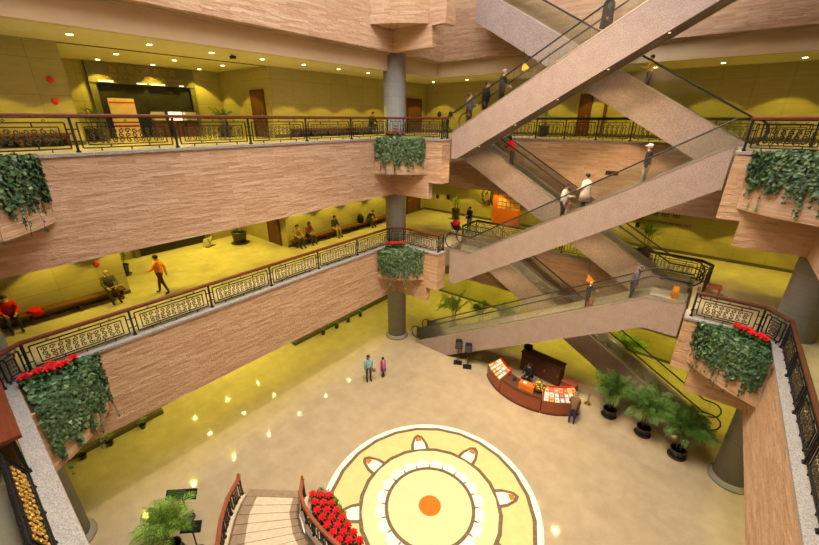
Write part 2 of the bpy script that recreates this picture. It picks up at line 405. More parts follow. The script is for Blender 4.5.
for z0, z1 in ((0, 3.75), (F1, 9.7), (F2, ZC), ):
    d = -19.0 if z0 == 0 else -18.15
    w = MB(); w.box(d-.3, d, -7, AY0, z0, z1); struct(w.build('wall_left', M['gwall']))
    w = MB(); w.box(d-.3, d, AY1, 25, z0, z1); struct(w.build('wall_left', M['gwall']))
    w = MB(); w.box(-25, d-.3, AY1, AY1+.3, z0, z1); struct(w.build('wall_far', M['gwall']))
    w = MB(); w.box(-25, d-.3, AY0-.3, AY0, z0, z1); struct(w.build('wall_near', M['gwall']))
    w = MB(); w.box(-23.2, -22.9, AY0, AY1, z0, z1); struct(w.build('wall_left', M['gwall']))
    w = MB(); w.box(-25, 10, WALLY, WALLY+.3, z0, z1); struct(w.build('wall_back', M['gwall']))
    w = MB(); w.box(9.7, 10, -7, WALLY, z0, z1); struct(w.build('wall_right', M['gwall']))
    w = MB(); w.box(-25, 10, -7.3, -7, z0, z1); struct(w.build('wall_near', M['gwall']))
    b = MB(); b.box(-18.1, 9.6, WALLY-.04, WALLY, z0, z0+.16); struct(b.build('baseboard_back', M['dark_line']))
    b = MB(); b.box(d, d+.04, AY1, 24.6, z0, z0+.14); b.box(d, d+.04, -7, AY0, z0, z0+.14); struct(b.build('baseboard_left', M['dark_line']))
# low dark kerb along the ground floor side wall
b = MB(); b.box(-19.0, -18.75, -2, AY0, 0, .22); b.box(-19.0, -18.75, AY1, 24.6, 0, .22); struct(b.build('baseboard_left', M['dark_line']))

# columns
for cx, cy in ((-14.55, 16.95), (3.27, 16.95), (-14.6, -.5)):
    for z0, z1 in ((0, 16.7),):
        c = MB(); c.lathe([(.59, z0), (.59, z1)], (cx, cy, 0), 40); o = struct(c.build('column', M['column']))
        r = MB(); r.lathe([(.74, 0), (.74, .08), (.68, .13), (.66, .2), (.61, .22)], (cx, cy, 0.001), 40); struct(r.build('column_base', M['column'], o))

# doors in the galleries
def door(n, x0, x1, y, z, facing=-1):
    b = MB(); b.box(x0, x1, y-.06, y-.01, z, z+2.15); o = struct(b.build('door_%d' % n, M['door_wood']), 'dark brown wooden door')
    t = MB(); t.box(x0-.1, x0, y-.08, y-.005, z, z+2.25); t.box(x1, x1+.1, y-.08, y-.005, z, z+2.25); t.box(x0, x1, y-.08, y-.005, z+2.15, z+2.25)
    struct(t.build('door_frame', M['brown_wood'], o))
    h = MB(); h.bar((x1-.12, y-.1, z+.95), (x1-.12, y-.1, z+1.15), .03, .03); struct(h.build('door_handle', M['gold'], o))
door(1, -19.75, -18.75, AY1, F2); door(2, -19.85, -18.85, AY1, F1)
def side_door(n, x, y0, y1, z):
    b = MB(); b.box(x+.01, x+.06, y0, y1, z, z+2.15); o = struct(b.build('door_%d' % n, M['door_wood']), 'dark brown wooden door')
    t = MB(); t.box(x+.005, x+.08, y0-.1, y0, z, z+2.25); t.box(x+.005, x+.08, y1, y1+.1, z, z+2.25); t.box(x+.005, x+.08, y0, y1, z+2.15, z+2.25); struct(t.build('door_frame', M['brown_wood'], o))
    h = MB(); h.bar((x+.1, y0+.12, z+.95), (x+.1, y0+.12, z+1.15), .03, .03); struct(h.build('door_handle', M['gold'], o))
side_door(3, -18.15, 22.5, 24.0, F2); side_door(4, -18.15, 22.5, 24.0, F1)
door(5, -7.1, -6.6, WALLY, F2)
b = MB(); b.box(-5.85, -5.72, WALLY-.1, WALLY-.01, F2, F2+2.2); struct(b.build('trim_8', M['door_wood']))

# ------------------------------------------------------------------ floor medallion
MC = (-5.60, 8.33)
def disc(b, r0, r1, z, n=72, mi=0, wob=0):
    for k in range(n):
        a0, a1 = 2*PI*k/n, 2*PI*(k+1)/n
        rr = lambda r, a: r*(1+wob*math.cos(24*a)) if r else 0
        p = lambda r, a: (MC[0]+rr(r, a)*math.cos(a), MC[1]+rr(r, a)*math.sin(a), z)
        if r0 == 0: b.bm.faces.new([b.bm.verts.new(q) for q in ((*MC, z), p(r1, a0), p(r1, a1))]).material_index = mi
        else: b.quad(p(r0, a0), p(r1, a0), p(r1, a1), p(r0, a1)).material_index = mi
med = thing('floor_medallion', 'large round cream floor medallion with brown rings and an orange centre', 'floor inlay', (0, 0, 0))
b = MB(); disc(b, 3.9, 4.13, .006); b.build('white_border', M['white_inlay'], med)
b = MB(); disc(b, 3.76, 3.91, .008, 72, 0, .006); b.build('outer_ring', M['brown_inlay'], med)
b = MB(); disc(b, 2.7, 3.77, .005); b.build('outer_field', M['cream'], med)
b = MB(); disc(b, 2.56, 2.71, .008, 72, 0, .006); b.build('middle_ring', M['brown_inlay'], med)
b = MB(); disc(b, 1.69, 2.57, .005); b.build('middle_field', M['cream_light'], med)
b = MB()
for k in range(20):
    a = 2*PI*(k+.5)/20; cx, cy = MC[0]+1.78*math.cos(a), MC[1]+1.78*math.sin(a)
    b.bm.faces.new([b.bm.verts.new((cx+.31*math.cos(q*PI/8), cy+.31*math.sin(q*PI/8), .007)) for q in range(16)])
b.build('scalloped_band', M['white_inlay'], med)
b = MB(); disc(b, 1.58, 1.71, .009); b.build('inner_ring', M['brown_inlay'], med)
b = MB(); disc(b, 0, 1.59, .008, 60); b.build('inner_field', M['cream_light'], med)
b = MB(); disc(b, 0, .42, .010, 36); b.build('centre_dot', M['orange_inlay'], med)
for k in range(8):
    a = math.radians(45*k)
    u = Vector((math.cos(a), math.sin(a), 0)); t = Vector((-u.y, u.x, 0)); c = Vector((*MC, 0))
    def pet(s, L): return [(-.40*s, 2.66), (-.37*s, 2.95), (-.2*s, 2.66+.72*L), (0, 2.66+.86*L), (.2*s, 2.66+.72*L), (.37*s, 2.95), (.40*s, 2.66)]
    def poly(pts, z):
        b = MB(); b.bm.faces.new([b.bm.verts.new(c+t*x+u*y+Vector((0, 0, z))) for x, y in pts]); return b
    p = poly(pet(1, 1), .007).build('petal', M['brown_inlay'], med)
    poly(pet(.66, .80), .009).build('petal_fill', M['white_inlay'], p)
    poly([(-.14, 3.12), (-.1, 3.28), (0, 3.33), (.1, 3.28), (.14, 3.12)], .011).build('petal_tip', M['orange_inlay'], p)

# ------------------------------------------------------------------ stair going down
def along(pl, f):
    L = [0]
    for a, b_ in zip(pl, pl[1:]): L.append(L[-1]+math.dist(a, b_))
    d = f*L[-1]
    for i in range(len(pl)-1):
        if d <= L[i+1] or i == len(pl)-2:
            k = (d-L[i])/(L[i+1]-L[i]); return Vector((pl[i][0]+(pl[i+1][0]-pl[i][0])*k, pl[i][1]+(pl[i+1][1]-pl[i][1])*k, 0))
st = thing('stone_stair', 'curving flight of pale stone steps going down through the floor', 'stair')
NT = 16
for k in range(NT):
    f0, f1 = k/NT, (k+1)/NT; z = -.03*(k)-.01
    a, b_, c, d = along(STL[1:], f0), along(STR[1:], f0), along(STR[1:], f1), along(STL[1:], f1)
    P = lambda q, w: Vector((q.x, q.y, w))
    b = MB()
    def seg(u0, u1, mi):
        p = [a.lerp(b_, u0), a.lerp(b_, u1), d.lerp(c, u1), d.lerp(c, u0)]
        b.hexa([P(q, z-.2) for q in p]+[P(q, z) for q in p], mi)
    seg(.01, .2, 1); seg(.2, .84, 0); seg(.84, .99, 1)
    b.build('tread', [M['tread'], M['tread_edge']], st)
b = MB(); a, b_ = along(STL[1:], 0), along(STR[1:], 0); n = Vector((-.63, .78, 0))*.3
b.hexa([a+Vector((0, 0, .001)), b_+Vector((0, 0, .001)), b_+n+Vector((0, 0, .001)), a+n+Vector((0, 0, .001)), a+Vector((0, 0, .012)), b_+Vector((0, 0, .012)), b_+n+Vector((0, 0, .012)), a+n+Vector((0, 0, .012))])
b.build('landing_border', M['tread_edge'], st)

# ------------------------------------------------------------------ railings
_pan = {}
def curl(b, cx, cz, r, s, rot, th, turns=1.35, n=15):
    pts = []
    for i in range(n):
        t = i/(n-1); a = rot+s*t*turns*2*PI; q = r*(1-.8*t)
        pts.append((cx+q*math.cos(a), 0, cz+q*math.sin(a)))
    b.tube(pts, th, 4, cap=False)
def panel_meshes(L, h, scroll_gold):
    key = (round(L, 2), round(h, 2), scroll_gold)
    if key in _pan: return _pan[key]
    b = MB(); t = .028
    def rect(m, top, w=t):
        x0, x1, z0, z1 = m, L-m, .06+m*.55, h-top
        for z in (z0, z1): b.bar((x0, 0, z), (x1, 0, z), w, w)
        for x in (x0, x1): b.bar((x, 0, z0), (x, 0, z1), w, w)
    rect(.09, .13, .032); rect(.24, .24, .026)
    b.bar((0, 0, .30), (.09, 0, .30), t, t); b.bar((0, 0, h-.3), (.09, 0, h-.3), t, t)
    b.bar((L-.09, 0, .30), (L, 0, .30), t, t); b.bar((L-.09, 0, h-.3), (L, 0, h-.3), t, t)
    for f in (.3, .7):
        b.bar((L*f, 0, h-.24), (L*f, 0, h-.13), t, t); b.bar((L*f, 0, .11), (L*f, 0, .19), t, t)
    for f in (.2, .5, .8):
        curl(b, L*f, h-.085, .04, 1, 0, .009, 1, 8)
        b.bar((L*f, 0, .02), (L*f, 0, .11), t, t)
    fm = bpy.data.meshes.new('panel_frame'); b.bm.to_mesh(fm); b.bm.free(); fm.materials.append(M['iron'])
    b = MB(); x0, x1, z0, z1 = .29, L-.29, .235, h-.285
    nx = max(2, int((x1-x0)/.17)); dx = (x1-x0)/nx; nz = 3; dz = (z1-z0)/nz
    rnd = random.Random(3)
    for i in range(nx):
        for j in range(nz):
            curl(b, x0+dx*(i+.5), z0+dz*(j+.5), min(dx, dz)*.56, 1 if (i+j) % 2 else -1, rnd.choice((0, PI/2, PI, 1.5*PI)), .016, 1.2, 12)
    sm = bpy.data.meshes.new('scroll'); b.bm.to_mesh(sm); b.bm.free(); sm.materials.append(M['scroll'] if scroll_gold else M['iron'])
    _pan[key] = (fm, sm); return _pan[key]
_post = {}
def post_mesh(h):
    if h not in _post:
        b = MB(); b.box(-.028, .028, -.028, .028, 0, h); b.box(-.05, .05, -.05, .05, 0, .05)
        me = bpy.data.meshes.new('post'); b.bm.to_mesh(me); b.bm.free(); me.materials.append(M['iron']); _post[h] = me
    return _post[h]
def railing(label, path, z, lens=2.6, h=1.0, gold=True, railmat='rail_wood', w=.10, knob=False, category='railing', panels=True):
    r = thing('railing', label, category, (path[0][0], path[0][1], z))
    o0 = Vector((path[0][0], path[0][1], 0))
    b = MB(); b.rect_sweep([(x-o0.x, y-o0.y, h-.035) for x, y in path], w, .085); b.build('handrail', M[railmat], r)
    b = MB()
    for p, q in zip(path, path[1:]): b.bar((p[0]-o0.x, p[1]-o0.y, h-.095), (q[0]-o0.x, q[1]-o0.y, h-.095), .05, .03)
    b.build('rail_bar', M['iron'], r)
    put('post', post_mesh(h-.1), r, (0, 0, 0))
    for p, q in zip(path, path[1:]):
        p = Vector((*p, 0)); q = Vector((*q, 0)); L = (q-p).length; a = math.atan2((q-p).y, (q-p).x)
        n = max(1, round(L/lens)); l = L/n
        for k in range(n):
            A = p.lerp(q, k/n)-o0
            if l > .5 and panels:
                fm, sm = panel_meshes(l-.08, h-.09, gold)
                f = put('panel', fm, r, (A.x+.04*math.cos(a), A.y+.04*math.sin(a), 0), a)
                s = put('scroll_work', sm, f)
            else:
                c = MB()
                m = max(2, int(l/.11))
                for i in range(1, m): c.bar((l*i/m, 0, 0), (l*i/m, 0, h-.1), .018, .018)
                c.build('panel', M['iron'], r, (A.x, A.y, 0), a)
            B = p.lerp(q, (k+1)/n)-o0
            put('post', post_mesh(h-.1), r, (B.x, B.y, 0), a)
    if knob:
        b = MB(); b.lathe([(.05, 0), (.075, .04), (.05, .09), (.03, .11), (.055, .15), (.02, .2)], (0, 0, h), 14); b.build('finial', M['gold'], r)
    return r
RX = XL-.16
railing('long mahogany and black iron railing along the middle gallery beside the bench wall', [(-13.68, -.32), (RX, .3), (RX, 15.9), (-13.5, YF+.2), (-11.06, YF+.2), (-11.06, YF+.72)], F1)
railing('long mahogany and black iron railing along the upper gallery in front of the shop portal', [(-13.68, -.32), (RX, .3), (RX, 15.9), (-13.5, YF+.2), (-11.06, YF+.2), (-11.06, YF+.72)], F2)
railing('black iron railing with brown rail above the red flower strip', [(.44, YF+.74), (.44, YF+.2), (2.32, YF+.2), (2.9, 15.65), (2.9, .5)], F1, lens=2.0, railmat='brown_wood')
railing('black iron railing above the ivy planter under the dim wall, level with the shop', [(.44, YF+.74), (.44, YF+.2), (2.32, YF+.2), (2.9, 15.65), (2.9, 6)], F2, lens=2.0, gold=False)
railing('black railing on the back edge of the upper well behind the crossing escalators', [(-11.0, YB+.2), (2.4, YB+.2)], F2, lens=1.5, gold=False, railmat='iron')
railing('curled black railing on the gallery floor beside the stroller', [(-11.1, 19.0), (-11.1, YB+.2), (-4.0, YB+.2)], F1, lens=1.7, gold=True, railmat='iron')
railing('curled black railing around the escalator landing under the potted fern', [(-3.2, YB+.2), (.35, YB+.2), (.75, 20.2), (.6, 18.6)], F1, lens=1.7, gold=True, railmat='iron')
# railing under the camera side
nr = thing('railing', 'wide mahogany handrail with gilt scroll panel on the pale granite ledge', 'railing', (0, 0, F1))
b = MB(); b.prism([(-13.3, -.29, .93), (-9.55, -.29, .93), (-9.55, -.95, .93), (-13.3, -.95, .93)], (0, 0, .08)); b.build('handrail', M['rail_wood'], nr)
b = MB(); b.prism([(-9.54, -.78, .86), (-9.54, -1.0, .9), (-7.4, -1.75, .9), (-7.4, -1.1, .86)], (0, 0, .07)); b.build('angled_rail', M['brown_wood'], nr)
b = MB(); b.prism([(-9.54, -1.02, .92), (-9.54, -1.3, .92), (-7.4, -2.4, .92), (-7.4, -1.77, .92)], (0, 0, .05)); b.build('angled_bar', M['iron'], nr)
for x0, l in ((-13.2, 1.7), (-11.45, 1.7), (-9.7, 2.9)):
    fm, sm = panel_meshes(l-.08, .91, True)
    sm = sm.copy(); sm.materials[0] = M['gold']
    f = put('panel', fm, nr, (x0+.04, -.43, 0)); put('scroll_work', sm, f); put('post', post_mesh(.9), nr, (x0, -.43, 0))
    b = MB(); b.box(.08, l-.16, -.04, -.02, .06, .82); b.build('shade_sheet', M['iron'], f)  # added dark sheet standing in for the shaded gallery floor behind
    if x0 > -10: f.rotation_euler = (.32, 0, 0); f.location.y = -.40
# stair guard rails
def offs(pl, d):
    out = []
    for i, p in enumerate(pl):
        a = Vector(pl[max(0, i-1)]); c = Vector(pl[min(len(pl)-1, i+1)]); t = (c-a).normalized(); out.append((p[0]-t.y*d, p[1]+t.x*d))
    return out
def fine(pl, n):
    return [tuple(along(pl, i/n)[:2]) for i in range(n+1)]
railing('curved red wood handrail on the open side of the stair near the signboards', fine(offs(STL[1:], -.12), 7), .1, lens=3, h=.92, railmat='red_wood', w=.13, knob=True, category='handrail')
railing('curved red wood handrail of the stair beside the red flower bed', fine(offs(STR[1:], .12), 7), .1, lens=3, h=.92, railmat='red_wood', w=.13, knob=True, category='handrail')
for pl, d0, d1 in ((STL[1:], -.28, -.0), (STR[1:], .0, .28)):
    w = MB(); A, B = fine(offs(pl, d0), 12), fine(offs(pl, d1), 12)
    for (a, a2), (c, c2) in zip(zip(A, A[1:]), zip(B, B[1:])):
        w.hexa([(*a, 0.001), (*a2, 0.001), (*c2, 0.001), (*c, 0.001), (*a, .1), (*a2, .1), (*c2, .1), (*c, .1)])
    struct(w.build('trim_7', M['tread']))

# ------------------------------------------------------------------ escalators
def escalator(label, x0, z0, x1, z1, ends, y0, y1, pit=1.0, lamps=False, group=None):
    """x0,z0 lower kink, x1,z1 upper kink, ends = (x of lower end, x of upper end)"""
    e = thing('escalator', label, 'escalator', (x0, y0, z0 if z0 < 1 else z0))
    e.location = (0, 0, 0)
    s = 1 if x1 > x0 else -1
    m = (z1-z0)/(x1-x0)
    top = [(ends[0], z0)] if abs(ends[0]-x0) > .02 else []
    top += [(x0, z0), (x1, z1)]
    if abs(ends[1]-x1) > .02: top += [(ends[1], z1)]
    TH = 1.42
    # bottom profile
    zl = max(.0, z0-pit)
    zb = lambda x: z0+(x-x0)*m-TH
    xk = x0+(zl-(z0-TH))/m           # where the bottom slope meets the pit level
    xe = ends[1]
    xu = x1
    bot = [(ends[0], zl), (xk, zl), (xu+s*.1, zb(xu+s*.1)), (xe, zb(xu+s*.1))] if abs(xe-x1) > .02 else [(ends[0], zl), (xk, zl), (xe, zb(xe))]
    def side(name, ya, yb):
        b = MB(); b.prism([(x, ya, z) for x, z in top]+[(x, ya, z) for x, z in bot[::-1]], (0, yb-ya, 0)); return b.build(name, M['skin_granite'], e)
    side('side_cladding', y0, y0+.07); side('side_cladding', y1-.07, y1)
    b = MB()
    for (xa, za), (xb, zc) in zip(bot, bot[1:]):
        if abs(xa-xb) > .01: b.hexa([(xa, y0+.07, za+.01), (xb, y0+.07, zc+.01), (xb, y1-.07, zc+.01), (xa, y1-.07, za+.01), (xa, y0+.07, za+.08), (xb, y0+.07, zc+.08), (xb, y1-.07, zc+.08), (xa, y1-.07, za+.08)])
    b.build('soffit', M['truss_soffit'], e)
    for xx in (ends[0], ends[1]):
        zt = z0 if xx == ends[0] else z1; zbm = zl if xx == ends[0] else bot[-1][1]
        b = MB(); q = s*.05 if xx == ends[0] else -s*.05
        b.box(min(xx, xx+q), max(xx, xx+q), y0+.07, y1-.07, zbm+.08, zt-.12); b.build('end_plate', M['truss_soffit'], e)
    zt = lambda x: min(max(z0+(x-x0)*m, min(z0, z1)), max(z0, z1))
    for ya, yb in ((y0-.01, y0+.24), (y1-.24, y1+.01)):
        b = MB()
        for (xa, za), (xb, zc) in zip(top, top[1:]):
            b.hexa([(xa, ya, za), (xb, ya, zc), (xb, yb, zc), (xa, yb, za), (xa, ya, za+.05), (xb, ya, zc+.05), (xb, yb, zc+.05), (xa, yb, za+.05)])
        b.build('deck', M['steel'], e)
    HB = .9
    path = [(ends[0]+s*.25, z0)] if abs(ends[0]-x0) > .6 else [(x0, z0)]
    xs = [top[0][0]] + [x0+(x1-x0)*i/8 for i in range(9)] + [top[-1][0]]
    xs = sorted(set(round(x, 3) for x in xs), reverse=s < 0)
    for ya in (y0+.13, y1-.13):
        b = MB()
        for xa, xb in zip(xs, xs[1:]):
            za, zc = zt(xa), zt(xb)
            b.hexa([(xa, ya-.008, za+.05), (xb, ya-.008, zc+.05), (xb, ya+.008, zc+.05), (xa, ya+.008, za+.05), (xa, ya-.008, za+HB), (xb, ya-.008, zc+HB), (xb, ya+.008, zc+HB), (xa, ya+.008, za+HB)])
        b.build('glass_balustrade', M['glass'], e)
        pts = []
        for i in range(7):
            a = PI*1.5-PI*i/6 if s > 0 else -PI/2+PI*i/6
            pts.append((ends[0]+.42*math.cos(a), ya, z0+HB-.4+.42*math.sin(a)))
        pts = pts if s > 0 else pts
        pts += [(x, ya, zt(x)+HB+.02) for x in xs[1:]]
        b = MB(); b.tube(pts, .034, 6); b.build('handrail', M['rubber'], e)
    for ya, yb in ((y0+.24, y0+.26), (y1-.26, y1-.24)):
        b = MB()
        for xa, xb in zip(xs, xs[1:]):
            za, zc = zt(xa), zt(xb)
            b.hexa([(xa, ya, za-.75), (xb, ya, zc-.75), (xb, yb, zc-.75), (xa, yb, za-.75), (xa, ya, za), (xb, ya, zc), (xb, yb, zc), (xa, yb, za)])
        b.build('skirt', M['steel'], e)
    # steps
    n = int(abs(x1-x0)/.4); dx = (x1-x0)/n; dz = (z1-z0)/n
    b = MB(); b.box(min(0, dx), max(0, dx), y0+.27, y1-.27, -.2, 0); b.box(min(0, dx)-.001, min(0, dx)+.03 if s > 0 else max(0, dx), y0+.27, y1-.27, 0, .003, 1) if s > 0 else b.box(-.03, 0, y0+.27, y1-.27, 0, .003, 1)
    sm = None
    for k in range(n):
        loc = (x0+dx*k, 0, z0+dz*(k+.6)-.4)
        if sm is None: o = b.build('step', [M['step'], M['yellow_edge']], e, loc); sm = o.data
        else: put('step', sm, e, loc)
    for xa, xb, zz in ((ends[0], x0, z0), (x1, ends[1], z1)):
        if abs(xa-xb) > .1:
            b = MB(); b.box(min(xa, xb), max(xa, xb), y0+.27, y1-.27, zz-.3, zz-.22); b.build('comb_plate', M['steel'], e)
    if lamps:
        for k in range(6):
            x = x0+(x1-x0)*(.12+.15*k)
            b = MB(); b.lathe([(.04, -.015), (.04, 0)], (x, y0+.3, zb(x)+.005), 12); b.build('soffit_lamp', M['shelf_lamp'], e)
            spot(x, (y0+y1)/2, zb(x)-.06, 130, 2.7, .5, (1, .70, .36), .1)
    return e
T0, T1_ = 17.0, 18.4
U0, U1_ = 19.15, 20.45
escalator('lowest front escalator rising from the lobby floor over the information desk', -12.7, .2, -1.1, 6.88, (-13.0, .2), T0, T1_, pit=.2)
escalator('middle front escalator carrying the person in the long white coat', -9.45, 6.88, .02, 12.72, (-10.66, .2), T0, T1_, pit=1.95, lamps=True)  # soffit lamps added here to brighten the rear escalator faces
escalator('topmost front escalator carrying three people in dark clothes in a line', -10.85, 13.0, .8, 19.65, (-10.86, .82), T0, T1_, pit=1.25, lamps=True)
escalator('lowest rear escalator coming down to the floor behind the potted palms', 2.0, .2, -9.6, 6.88, (2.35, -10.9), U0, U1_, pit=.2)
escalator('middle rear escalator carrying the person in the red jacket', -.75, 6.88, -11.0, 12.72, (.1, -11.25), U0, U1_, pit=1.2)
escalator('topmost rear escalator carrying the person in the yellow coat', .6, 12.72, -11.1, 19.45, (.62, -11.12), U0, U1_, pit=1.3)

# ------------------------------------------------------------------ planters, ivy, poinsettias
def arc_pts(corner, dx, dy, R=2.0, bulge=.64, n=10):
    """from wall point A (along y) to B (along x)"""
    R, Ry = R if isinstance(R, tuple) else (R, R*.83)
    A = Vector((corner[0], corner[1]+dy*Ry)); B = Vector((corner[0]+dx*R, corner[1])); K = Vector((corner[0]+dx*R*bulge, corner[1]+dy*Ry*bulge))
    return [A*(1-t)**2+K*2*t*(1-t)+B*t*t for t in [i/n for i in range(n+1)]]
def planter(label, corner, dx, dy, z, hgt, R=2.0):
    c = (corner[0]+dx*.012, corner[1]+dy*.012)
    pts = arc_pts(c, dx, dy, R); full = [Vector(c)]+pts
    p = thing('corner_planter', label, 'planter', (c[0], c[1], z-hgt))
    b = MB(); b.prism([(q.x-c[0], q.y-c[1], 0) for q in full], (0, 0, hgt-.1)); b.build('stone_box', M['stone'], p)
    b = MB(); cen = Vector(c)+Vector((dx*.6, dy*.6))
    b.prism([((q-cen).x*.94+cen.x-c[0], (q-cen).y*.94+cen.y-c[1], hgt-.099) for q in full], (0, 0, .05)); b.build('soil', M['soil'], p)
    return pts, c
def ivy(label, corner, dx, dy, z, dens=1.0, drop=1.0, R=2.0, light=.3, strands=18, seed=1, mound=.18):
    rnd = random.Random(seed)
    c = (corner[0]+dx*.012, corner[1]+dy*.012); pts = arc_pts(c, dx, dy, R, n=24)
    b = MB()
    def leaf(p, nrm, size, mi):
        if (p.x-c[0])*dx < .13 or (p.y-c[1])*dy < .13: return
        nrm = (nrm+Vector((rnd.uniform(-.7, .7), rnd.uniform(-.7, .7), rnd.uniform(-.5, .7)))).normalized()
        t = nrm.cross(Vector((rnd.uniform(-1, 1), rnd.uniform(-1, 1), rnd.uniform(-1, 1)))).normalized(); u = nrm.cross(t)
        v = [p+u*size*.9, p+t*size*.55+nrm*size*.12, p+u*-size*.35+t*size*.42, p-u*size*.62, p-u*size*.35-t*size*.42, p-t*size*.55+nrm*size*.12]
        f = b.bm.faces.new([b.bm.verts.new(q) for q in v]); f.material_index = mi
    def mi(): return 1 if rnd.random() < light else 0
    for _ in range(int(520*dens)):         # top cover
        q = pts[rnd.randrange(25)]; k = rnd.random()**.5
        x, y = c[0]+(q.x-c[0])*(.12+.9*k), c[1]+(q.y-c[1])*(.12+.9*k)
        leaf(Vector((x, y, z-.02+mound*rnd.uniform(.3, 1)*(1.2-k*.6))), Vector((0, 0, 1)), rnd.uniform(.07, .13), mi())
    for _ in range(int(1500*dens)):         # front drape
        i = rnd.random()*24; a = pts[int(i)]; q = a.lerp(pts[min(24, int(i)+1)], i % 1)
        o = Vector((q.x-c[0], q.y-c[1], 0)).normalized()
        edge = .8+.2*math.sin(i*1.9+seed)*math.sin(i*.7+seed*2)
        d = drop*rnd.random()*edge
        pos = Vector((q.x, q.y, z+.08-d))+o*(.05+.13*rnd.random()*(1-d/(drop+.01)*.5))
        leaf(pos, o+Vector((0, 0, .3)), rnd.uniform(.06, .125), mi())
    for _ in range(strands):               # hanging strands
        i = rnd.random()*23.9; q = pts[int(i)].lerp(pts[int(i)+1], i % 1); o = Vector((q.x-c[0], q.y-c[1], 0)).normalized()
        L = drop*rnd.uniform(.8, 1.5); pts3 = [Vector((q.x, q.y, z-.1))+o*.07]
        n = 7
        for k in range(1, n): pts3.append(pts3[-1]+Vector((rnd.uniform(-.04, .04), rnd.uniform(-.04, .04), -L/n)))
        b.tube(pts3, .006, 3, 2, cap=False)
        for k in range(int(L*13)):
            t = rnd.random()*(n-1.01); p = pts3[int(t)].lerp(pts3[int(t)+1], t % 1)
            leaf(p+o*.02, o, rnd.uniform(.04, .085), mi())
    o = b.build('ivy_plant', [M['ivy'], M['ivy_light'], M['stem']], normals=False)
    return tag(o, label, 'ivy', 'trailing ivy in the corner planters', 'stuff')
def poinsettia_proto():
    p = thing('poinsettia', '', 'flower', (0, 0, 0))
    rnd = random.Random(5)
    def petals(n, r, z, tilt, w):
        b = MB()
        for ring in range(2):
            for k in range(n):
                a = 2*PI*(k+.5*ring)/n; rr = r*(1-.3*ring); d = Vector((math.cos(a), math.sin(a), 0)); t = Vector((-d.y, d.x, 0)); zz = z+.03*ring
                v = [Vector((0, 0, zz)), d*rr*.5+t*w+Vector((0, 0, zz+.03)), d*rr+Vector((0, 0, zz-tilt)), d*rr*.5-t*w+Vector((0, 0, zz+.03))]
                b.bm.faces.new([b.bm.verts.new(q) for q in v])
        return b
    petals(7, .17, .26, .02, .055).build('bracts', M['red_bract'], p)
    petals(6, .18, .17, .06, .06).build('leaves', M['leaf_green'], p)
    b = MB(); b.tube([(0, 0, 0), (.01, 0, .26)], .012, 5); b.build('stem', M['stem'], p)
    return p
POIN = poinsettia_proto(); poin_used = [False]
def poinsettia(loc, rz, label, group):
    if not poin_used[0]:
        poin_used[0] = True; POIN.location = loc; POIN.rotation_euler = (0, 0, rz); POIN['label'] = label; POIN['group'] = group
    else: dup(POIN, loc, rz, label, group)
CFL, CNL, CFR = (XL, YF), (XL, YN), (XR, YF)
PL = [  # corner, dx, dy, z, box height, name, leaf density, drop, light share
 (CFL, 1, -1, F1, 1.75, 'stone corner planter with red flowers in front of the grey lobby column', 'dense green ivy in the red flowered planter in front of the lobby column', 1.35, 1.7, .45, 11),
 (CFL, 1, -1, F2, 1.75, 'stone corner planter under the upper rail in front of the column', 'pale green ivy cascading from the upper planter in front of the column', 1.25, 1.4, .55, 12),
 (CFL, 1, -1, F3+.0, 2.0, 'stone corner planter at the very top above the column', 'ivy hanging from the topmost planter above the column', .8, .75, .5, 13),
 (CNL, 1, 1, F1, 2.0, 'stone corner planter with red flowers beside the pale granite ledge', 'large dark ivy beside the pale granite ledge with red flowers behind', 1.6, 1.9, .12, 14),
 (CNL, 1, 1, F2, 1.75, 'stone corner planter under the upper rail at the edge of the long stone wall', 'dark ivy spilling over the planter at the edge of the upper long stone wall', 1.3, 1.35, .14, 15),
 (CFR, -1, -1, F1, 1.75, 'stone corner planter with a red flower strip above the lobby palms', 'dark ivy in the planter with the red flower strip above the lobby palms', 1.6, 1.4, .14, 16),
 (CFR, -1, -1, F2, 1.75, 'stone corner planter beside the top of the middle escalator', 'thick ivy with long runners in the planter beside the top of the middle escalator', 1.5, 1.25, .3, 17),
]
for (cn, dx, dy, z, hg, l1, l2, dn, dr, lt, sd) in PL:
    RR = (2.15, 1.55) if cn is CFL else (2.0, 2.0 if z > F1 else 1.78) if cn is CNL else (2.0, 1.7)
    planter(l1, cn, dx, dy, z, hg, RR); ivy(l2, cn, dx, dy, z-.05, dn, dr, RR, light=lt, seed=sd)
def poin_row(a, b_, z, n, where, grp, jit=.08):
    rnd = random.Random(n*7)
    for k in range(n):
        t = k/(n-1); loc = (a[0]+(b_[0]-a[0])*t+rnd.uniform(-jit, jit), a[1]+(b_[1]-a[1])*t+rnd.uniform(-jit, jit), z)
        poinsettia(loc, rnd.uniform(0, 6), 'red poinsettia %s, %s along the row' % (where, ORD[k]), grp)
poin_row((-13.65, 15.25), (-13.0, 15.8), F1+.06, 7, 'in the planter before the lobby column', 'poinsettias before the lobby column')
poin_row((-13.55, .15), (-13.4, 1.05), F1+.04, 11, 'in the ivy planter beside the granite ledge', 'poinsettias beside the granite ledge', .17)
poin_row((1.75, 15.95), (2.45, 15.35), F1+.04, 9, 'in the ivy planter above the lobby palms', 'poinsettias above the lobby palms')
poin_row((-13.6, 15.4), (-13.1, 15.85), F2+.0, 4, 'in the upper planter under the rail', 'poinsettias in the upper planter')
